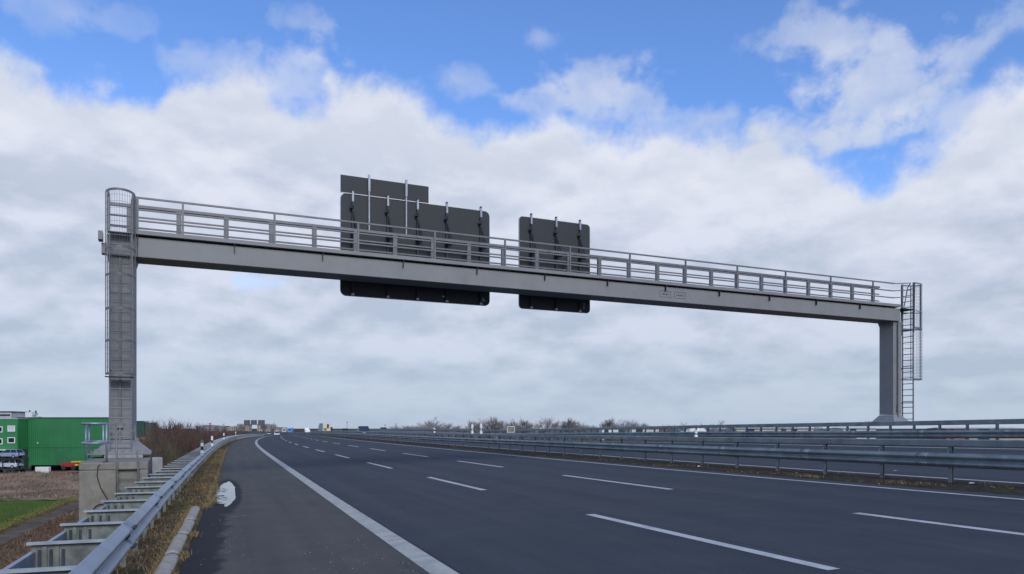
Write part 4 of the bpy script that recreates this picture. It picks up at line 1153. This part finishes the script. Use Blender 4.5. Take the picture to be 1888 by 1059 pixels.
# white bulk tanks in front of the hall
tk = None
for i, px in enumerate((71, 79.3, 87.6)):
    if tk is None:
        tk = empty('bulk_tank', (0, 0, 0), 0); mb = MB(); mb.box((0, 0, .78), (.78, .8, 1.30)); mb.build('tank', M['white'], tk, bevel=.08)
        mb = MB(); mb.box((0, 0, .06), (.84, .86, .12)); mb.build('pallet', M['dark_steel'], tk); mb = MB(); mb.tube([(0, 0, 1.42), (0, 0, 1.50)], .12, 10); mb.build('lid', M['black'], tk); o = tk
    else: o = copy_tree(tk)
    p = wpt(px, 875, 134); o.location = (p[0], 134, p[2] - .1)
    tag(o, ['leftmost of the three white tanks before the green hall', 'middle one of the three white tanks before the green hall', 'rightmost of the three white tanks before the green hall'][i], 'tank', 'white tanks by the green hall')

# ------------------------------------------------------------------ vehicles
def car(label, loc, rz_, col, L=4.4, W=1.78, H=1.48, group=None, estate=False, van=False):
    """nose towards local -y ... tail towards +y is seen by nobody here; local +y is the driving direction"""
    o = empty('car', loc, rz_, label, 'car', group)
    bm = mat('car_paint', col, .28, .2, .02)
    zb = .30
    prof = [(-L/2, .55), (-L/2 + .03, .80), (-L/2 + .12, 1.0 if not van else 1.1)]
    # lower body: side profile (y, z) from tail (-L/2) to nose (L/2)
    low = [(-L/2 + .05, zb), (-L/2, .5), (-L/2 + .02, .78), (-L/2 + .12, .93), (-L/2 + .9, .95), (L/2 - 1.3, .93), (L/2 - .5, .82), (L/2 - .08, .66), (L/2, .48), (L/2 - .06, zb)]
    mb = MB(); rings = []
    for xs, sc in ((-W/2, .93), (-W/2 + .06, 1.0), (0, 1.0), (W/2 - .06, 1.0), (W/2, .93)):
        rings.append([(xs, y * (1.0 if sc == 1 else .985), zb + (z - zb) * sc) for (y, z) in low])
    mb.loft(rings); mb.build('body', bm, o, smooth=False, bevel=.03)
    # greenhouse
    ty = (-L/2 + .18, -L/2 + (.55 if not van else .35), L/2 - 2.0, L/2 - 1.15)
    mb = MB(); w0, w1 = W/2 - .05, W/2 - .26
    vs = [(-w0, ty[0], .92), (w0, ty[0], .92), (w0, ty[3], .90), (-w0, ty[3], .90), (-w1, ty[1], H - .05), (w1, ty[1], H - .05), (w1, ty[2], H - .05), (-w1, ty[2], H - .05)]
    mb.add(vs, [(0, 3, 2, 1), (4, 5, 6, 7), (0, 1, 5, 4), (1, 2, 6, 5), (2, 3, 7, 6), (3, 0, 4, 7)]); mb.build('windows', M['glass_dark'], o, bevel=.03)
    mb = MB(); mb.box((0, (ty[1] + ty[2]) / 2, H - .025), (2 * w1 + .04, ty[2] - ty[1] + .1, .06)); mb.build('roof', bm, o, bevel=.02)
    mb = MB()
    for s in (-1, 1):
        mb.bar((s * (w0 + .005), ty[0], .92), (s * (w1 + .01), ty[1], H - .03), .07, .05); mb.bar((s * (w0 + .005), ty[3], .90), (s * (w1 + .01), ty[2], H - .03), .05, .04)
        mb.bar((s * (w0 + .008), (ty[1] + ty[2]) / 2, .92), (s * (w1 + .01), (ty[1] + ty[2]) / 2, H - .03), .05, .04)
    mb.build('pillars', bm, o)
    for sx in (-1, 1):
        for sy in (-L/2 + .82, L/2 - .85):
            w = MB(); w.tube([(sx * (W/2 - .22), sy, .31), (sx * (W/2 + .01), sy, .31)], .31, 18); wo_ = w.build('wheel', M['rubber'], o)
            w = MB(); w.tube([(sx * (W/2 - .1), sy, .31), (sx * (W/2 + .02), sy, .31)], .19, 14); w.build('rim', M['alu'], wo_)
        w = MB(); w.box((sx * (W/2 - .16), -L/2 + .02, .80), (.26, .08, .16)); w.build('tail_lamp', M['tail'], o)
        w = MB(); w.box((sx * (W/2 - .24), L/2 - .10, .64), (.34, .16, .13)); w.build('headlight', M['lamp'], o)
        w = MB(); w.box((sx * (W/2 + .08), ty[3] - .25, .98), (.18, .10, .12)); w.build('wing_mirror', bm, o, bevel=.02)
    w = MB(); w.box((0, -L/2 - .005, .58), (.5, .02, .11)); w.build('number_plate', M['white'], o)
    w = MB(); w.box((0, -L/2 + .0, .40), (W - .2, .10, .14)); w.build('bumper', M['black'], o)
    return o
def lorry(label, loc, rz_, col, cab, L=9.5, W=2.5, H=3.7, rear=None, low=1.05):
    o = empty('lorry', loc, rz_, label, 'lorry')
    bm = mat('box_body', col, .5, 0, .04); cm = mat('cab_paint', cab, .35, .1, .02)
    mb = MB(); mb.box((0, -1.2, (H + low) / 2), (W, L - 2.4, H - low)); bx = mb.build('cargo_box', bm, o, bevel=.04)
    if rear: 
        for (c, x0, x1, z0, z1) in rear: mb = MB(); mb.box(((x0 + x1) / 2, -L/2 - .015, (z0 + z1) / 2), (x1 - x0, .02, z1 - z0)); mb.build('door_panel', mat('door_print', c, .5), bx)
    mb = MB(); mb.box((0, -.6, low - .18), (.9, L - 2, .22)); mb.box((0, -L/2 + .1, .55), (W - .2, .08, .12)); mb.build('chassis', M['dark_steel'], o)
    mb = MB(); rings = []
    prof = [(L/2 - 2.1, .5), (L/2, .5), (L/2, 1.5), (L/2 - .25, 2.75), (L/2 - .5, 2.9), (L/2 - 2.1, 3.0)]
    mb.loft([[(x, y, z) for (y, z) in prof] for x in (-W/2 + .05, W/2 - .05)]); cb_ = mb.build('cab', cm, o, bevel=.05)
    mb = MB(); mb.add([(-1.05, L/2 + .01, 1.62), (1.05, L/2 + .01, 1.62), (1.0, L/2 - .2, 2.6), (-1.0, L/2 - .2, 2.6), (-1.05, L/2 - .06, 1.62), (1.05, L/2 - .06, 1.62), (1.0, L/2 - .27, 2.6), (-1.0, L/2 - .27, 2.6)], [(0, 1, 2, 3), (4, 7, 6, 5), (0, 4, 5, 1), (2, 6, 7, 3), (0, 3, 7, 4), (1, 5, 6, 2)]); mb.build('windscreen', M['glass_dark'], cb_)
    for sx in (-1, 1):
        for sy in (-L/2 + 1.4, -L/2 + 2.6, L/2 - 1.2):
            w = MB(); w.tube([(sx * (W/2 - .32), sy, .5), (sx * (W/2), sy, .5)], .5, 16); w.build('wheel', M['rubber'], o)
        w = MB(); w.box((sx * (W/2 - .3), -L/2 - .01, .8), (.35, .06, .14)); w.build('tail_lamp', M['tail'], o)
        w = MB(); w.box((sx * (W/2 - .35), L/2 + .01, .8), (.35, .06, .18)); w.build('headlight', M['lamp'], o)
    return o
def on(S, T): return PT(S, T, .01)
def road_T(px, S):           # lateral place on the road that lies on a given bearing
    best = min(((abs(944 + 1411.4 * PT(S, T)[0] / PT(S, T)[1] - px)), T) for T in np.arange(-6, 40, .1)); return float(best[1])
def at_road(px, S): T = road_T(px, S); return PT(S, T, .01), -heading(S)
(l, r_) = at_road(669, 140); car('blue car driving away on the opposite carriageway', l, r_, (.02, .05, .17), H=1.75, W=1.95)
mb = MB(); a_, b_ = world(1120, 125), world(1560, 125)
mb.loft([[(x_, 112, BASE - 1), (x_, 121.5, .20), (x_, 128.5, .20), (x_, 139, BASE - 1)] for x_ in (a_[0], b_[0])]); tag(mb.build('ramp', M['slope']), kind='structure')
mb = MB(); mb.add([(a_[0], 122, .21), (b_[0], 122, .21), (b_[0], 128, .21), (a_[0], 128, .21)], [(0, 1, 2, 3)]); tag(mb.build('ramp_road', mat('ramp_asphalt', (.05, .055, .06), .8)), kind='structure')
car('pale blue-white car glimpsed through the gaps of the far barriers', (world(1277, 124)[0], 124, .22), R(92), (.40, .50, .60), W=1.8, H=1.5)
(l, r_) = at_road(598, 262); lorry('box lorry with a red and yellow printed rear door, driving away', l, r_ + .13, (.42, .46, .50), (.5, .5, .5), W=2.5, H=3.6,
      rear=[((.62, .58, .42), -1.2, 1.2, 1.1, 3.55), ((.42, .06, .04), .1, .75, 1.9, 3.3), ((.55, .35, .08), -1.0, .0, 1.2, 2.0)])
(l, r_) = at_road(608.5, 268); car('dark tall van right of the printed lorry', l, r_, (.02, .03, .03), H=2.3, W=1.9, van=True)
(l, r_) = at_road(636, 240); car('dark car far along the opposite carriageway under the thin mast', l, r_, (.03, .035, .04), H=1.6)
(l, r_) = at_road(706, 205); car('grey car low behind the barrier, left of the rounded bare trees', l, r_, (.06, .07, .08), H=1.5)
(l, r_) = at_road(566, 392); lorry('small white lorry glinting on the crest of the opposite carriageway', l, r_, (.85, .85, .8), (.8, .8, .8), W=2.2, H=2.2, L=6.0, low=.8)
def on_z(px, D, z): x, y = world(px, D); return (x, y, z)
def zroad(S): return float(np.interp(S, _s, _z))
lorry('distant blue lorry coming round the far bend', on_z(536, 520, zroad(520) + .3), 3.3, (.12, .33, .75), (.12, .3, .7), W=2.5, H=3.6)
lorry('distant cream lorry just left of the blue one', on_z(525.5, 540, zroad(520) + .2), 3.3, (.6, .58, .42), (.6, .58, .45), W=2.5, H=3.2)
for S, px, col, lb in ((325, 493, (.55, .57, .58), 'white oncoming car nearest under the right half of the far gantry'), (355, 470, (.7, .72, .72), 'white oncoming car under the middle of the far gantry'), (420, 459, (.25, .27, .3), 'small grey oncoming car leftmost under the far gantry')):
    T_ = max(.8, min(9.5, road_T(px, S)))
    car(lb, PT(S, T_, .01), math.pi - heading(S), col, group='oncoming cars far away')

# yard beside the green hall
p = wpt(14, 868, 131); yz = BASE + .02
tr = empty('car_transporter', (p[0], 131, yz), R(84), 'car transporter parked before the office wing at the left edge', 'car transporter')
mb = MB()
for z_ in (1.0, 2.75): mb.box((0, 0, z_), (2.3, 6.2, .12))
mb.build('deck', M['dark_steel'], tr)
mb = MB()
for sx in (-1, 1):
    for sy in (-2.9, 0, 2.9): mb.box((sx * 1.1, sy, 1.9), (.12, .12, 1.56))
mb.build('frame', M['dark_steel'], tr)
for sx in (-1, 1):
    for sy in (-2.0, -1.0, 2.2): w = MB(); w.tube([(sx * .8, sy, .46), (sx * 1.14, sy, .46)], .45, 16); w.build('wheel', M['rubber'], tr)
mb = MB(); mb.box((0, 4.3, 1.7), (2.3, 1.9, 2.3)); cb_ = mb.build('cab', M['white'], tr, bevel=.08)
car('white car on the lower deck of the transporter', (p[0] + .2, 131, yz + 1.08), R(84), (.62, .65, .68), L=4.3)
car('silver-blue car on the upper deck of the transporter', (p[0] + .4, 131, yz + 2.83), R(84), (.30, .36, .46), L=4.3)
p = wpt(134, 866, 133)
sk_ = empty('skip_lorry', (p[0], 133, p[2]), R(90), 'low red and yellow lorry at the right end of the green hall', 'lorry')
mb = MB(); mb.box((0, .3, .85), (2.0, 2.4, .7)); mb.build('load_bed', mat('red_paint', (.32, .02, .02), .4), sk_, bevel=.05)
mb = MB(); mb.box((0, -1.2 + .2, 1.35), (1.6, 1.7, .24)); mb.box((0, -1.2, .85), (2.1, .5, .35)); mb.build('yellow_cover', mat('yellow_paint', (.55, .38, .03), .5), sk_, bevel=.04)
for sx in (-1, 1):
    for sy in (-.7, 1.0): w = MB(); w.tube([(sx * .75, sy, .38), (sx * 1.05, sy, .38)], .38, 14); w.build('wheel', M['rubber'], sk_)
p = on_z(282, 150, -3.2)
vn = lorry('red lorry parked beyond the thicket right of the dark hall', p, R(80), (.35, .03, .03), (.6, .6, .6), L=6.5, W=2.2, H=2.6)
car('white car parked beside the red lorry beyond the thicket', on_z(286, 146, -3.2), R(85), (.65, .67, .68))

# ------------------------------------------------------------------ far gantry
fx0, fx1 = world(438, 420), world(497.5, 420)
fg = empty('sign_gantry', (fx0[0], 420, 0), 0, 'small distant sign gantry carrying three dark boards', 'sign gantry')
W_ = fx1[0] - fx0[0]; zt = CAM_Z + 8.2 * 420 / 1411.4; zb_ = -2.5
for x_ in (0, W_): mb = MB(); mb.box((x_, 0, (zt + zb_) / 2), (.42, .5, zt - zb_)); mb.build('post', M['galv_side'], fg)
mb = MB(); mb.box((W_ / 2, 0, zt - .2), (W_ - .45, .5, .42)); mb.build('beam', M['galv_side'], fg)
for i, (a, b) in enumerate(((450.3, 461.8), (463, 474.2), (476.2, 488.8))):
    sb = empty('sign_board', (world(a, 420)[0], 419.5, 0), 0, ['left board of the three on the distant gantry', 'middle board of the three on the distant gantry', 'right board of the three on the distant gantry, set apart by a gap'][i], 'road sign', 'boards of the distant gantry')
    w_ = (b - a) / 1411.4 * 420; z0, z1 = CAM_Z + 6.2 * 420 / 1411.4, CAM_Z + 15.2 * 420 / 1411.4
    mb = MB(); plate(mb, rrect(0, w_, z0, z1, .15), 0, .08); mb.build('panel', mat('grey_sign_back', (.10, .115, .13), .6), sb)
    mb = MB()
    for k in (.25, .75): mb.box((w_ * k, -.05, (z0 + z1) / 2), (.10, .09, z1 - z0 + .1))
    mb.build('strut', M['dark_steel'], sb)

# ------------------------------------------------------------------ skyline: turbines, mast, blocks of flats
for (px, up, D, rot, lb) in ((966, 20, 1500, 20, 'white wind turbine on the skyline, left of three'), (989, 14, 1500, 50, 'white wind turbine on the skyline, middle of three'), (1062.5, 15, 1500, 0, 'white wind turbine on the skyline, right of three')):
    x, y = world(px, D); zt = CAM_Z + up * D / 1411.4 - BASE
    o = empty('wind_turbine', (x, y, BASE), R(25), lb, 'wind turbine', 'wind turbines on the skyline')
    wm = M['white']
    mb = MB(); mb.tube([(0, 0, 0), (0, 0, zt)], 2.2, 12, r2=1.5); mb.build('tower', wm, o, smooth=True)
    mb = MB(); mb.box((0, .8, zt + .4), (1.8, 5, 1.8)); mb.build('nacelle', wm, o, bevel=.3)
    for k in range(3):
        a = R(rot + 120 * k); mb = MB(); d = Vector((math.sin(a), 0, math.cos(a))); s = Vector((math.cos(a), 0, -math.sin(a))); c = Vector((0, -2, zt + .4)); Lb = 11.0
        mb.loft([[c + d * (Lb * u) + s * w_ * .5 * i + Vector((0, j * .12, 0)) for i, j in ((-1, -1), (1, -1), (1, 1), (-1, 1))] for u, w_ in ((0, 1.6), (.2, 2.4), (1, .8))]); mb.build('blade', wm, o)
x, y = world(387.5, 1400)
o = empty('radio_mast', (x, y, BASE), 0, 'red and white lattice mast on the skyline left of the far gantry', 'mast')
hz = CAM_Z + 10 * 1400 / 1411.4 - BASE; rw = mat('mast_red', (.45, .10, .10), .6)
for k in range(5):
    mb = MB(); z0, z1 = hz * k / 5, hz * (k + 1) / 5
    for sx in (-1, 1):
        for sy in (-1, 1): mb.bar((sx * 1.3, sy * 1.3, z0), (sx * 1.3, sy * 1.3, z1), .5, .5)
        mb.bar((-1.3, sx * 1.3, z0), (1.3, sx * 1.3, z1), .35, .35); mb.bar((sx * 1.3, 1.3, z0), (sx * 1.3, -1.3, z1), .35, .35)
    mb.build('mast_section', M['white'] if k % 2 else rw, o)
x, y = world(640, 420); o = empty('thin_mast', (x, y, BASE), 0, 'thin mast rising above the opposite carriageway beside the printed lorry', 'mast')
hz = CAM_Z + 12 * 420 / 1411.4 - BASE; mb = MB(); mb.tube([(0, 0, 0), (0, 0, hz)], .16, 8, r2=.07); mb.build('pole', M['dark_steel'], o)
mb = MB(); mb.box((0, 0, hz - .2), (.5, .3, .5)); mb.box((0, 0, hz * .6), (.3, .3, .4)); mb.build('head', M['dark_steel'], o)
x, y = world(710, 420); o2 = copy_tree(o); o2.location = (x, y, BASE - 1.6); tag(o2, 'thin mast on the right, left of the rounded bare trees', 'mast')

BL = [(360, 372, 788, (.42, .36, .31), 'cream block of flats left of the red and white mast'), (376, 384, 786.5, (.36, .34, .34), 'grey block of flats touching the left side of the mast'),
      (390, 397, 787, (.45, .30, .30), 'pinkish block of flats just right of the mast'), (404, 416, 788, (.40, .38, .36), 'pale block of flats between the mast and the far gantry'),
      (418, 434, 789, (.45, .38, .28), 'ochre block of flats just left of the far gantry'), (440, 458, 786, (.42, .34, .27), 'peach block of flats under the left board of the far gantry'),
      (474, 496, 786, (.42, .35, .28), 'wide peach block of flats under the right board of the far gantry'), (505, 515, 790.5, (.42, .40, .30), 'small cream house right of the far gantry'),
      (517, 524, 791, (.40, .42, .40), 'small grey house left of the distant cream lorry')]
for (a, b, yt, col, lb) in BL:
    D = 900; x0, x1 = world(a, D)[0], world(b, D)[0]; hz = CAM_Z + (790 - yt + 1.5) * D / 1411.4 - BASE
    o = empty('apartment_block', (x0, D, BASE), 0, lb, 'building', 'blocks on the skyline')
    w_ = x1 - x0; bmat = mat('render_wall', col, .85, 0, .06, .2)
    mb = MB(); mb.box((w_ / 2, 6, hz / 2), (w_, 12, hz)); mb.build('wall', bmat, o)
    mb = MB(); mb.box((w_ / 2, 6, hz + .25), (w_ + .6, 12.6, .5)); mb.build('roof', M['dark_steel'], o)
    n_ = max(2, int(w_ / 2.4)); 
    for i in range(n_):
        for j in range(3):
            zz = hz - 1.6 - 2.6 * j
            if zz < 1: continue
            m_ = MB(); m_.box((w_ * (i + .5) / n_, -.05, zz), (1.1, .1, 1.3)); m_.build('window', M['glass_dark'], o)
# low sheds and parked vans glimpsed between the posts of the far barrier
SHD = [(1110, 1140, (.60, .62, .60), 'long white shed glimpsed through the far barrier, left of the others'), (1165, 1215, (.55, .56, .50), 'pale shed glimpsed through the far barrier under the girder stencils'),
       (1358, 1440, (.46, .44, .30), 'yellowish shed glimpsed through the far barrier'), (1450, 1500, (.50, .44, .34), 'cream shed glimpsed left of the right gantry post'),
       (1555, 1615, (.62, .60, .50), 'bright cream shed glimpsed just left of the right gantry post'), (1745, 1780, (.32, .10, .08), 'red shed glimpsed right of the right gantry post'), (1782, 1888, (.42, .30, .24), 'brownish shed glimpsed at the right edge')]
for (a, b, col, lb) in SHD:
    D = 210; x0, x1 = world(a, D)[0], world(b, D)[0]; zt = CAM_Z + (-.5) * D / 1411.4
    o = empty('low_shed', (x0, D, BASE), 0, lb, 'shed', 'sheds beyond the far barrier'); w_ = x1 - x0; hz = zt - BASE
    mb = MB(); mb.box((w_ / 2, 5, hz / 2), (w_, 10, hz)); mb.build('wall', mat('shed_wall', col, .7, 0, .1, .3), o)
    mb = MB(); mb.loft([[(x_, -.4, hz), (x_, 10.4, hz), (x_, 5, hz + .3)] for x_ in (-.3, w_ + .3)]); mb.build('roof', M['pale'], o)
    mb = MB(); mb.box((w_ * .3, -.04, hz - 1.6), (w_ * .2, .08, 3.0)); mb.build('gate', M['dark_steel'], o)
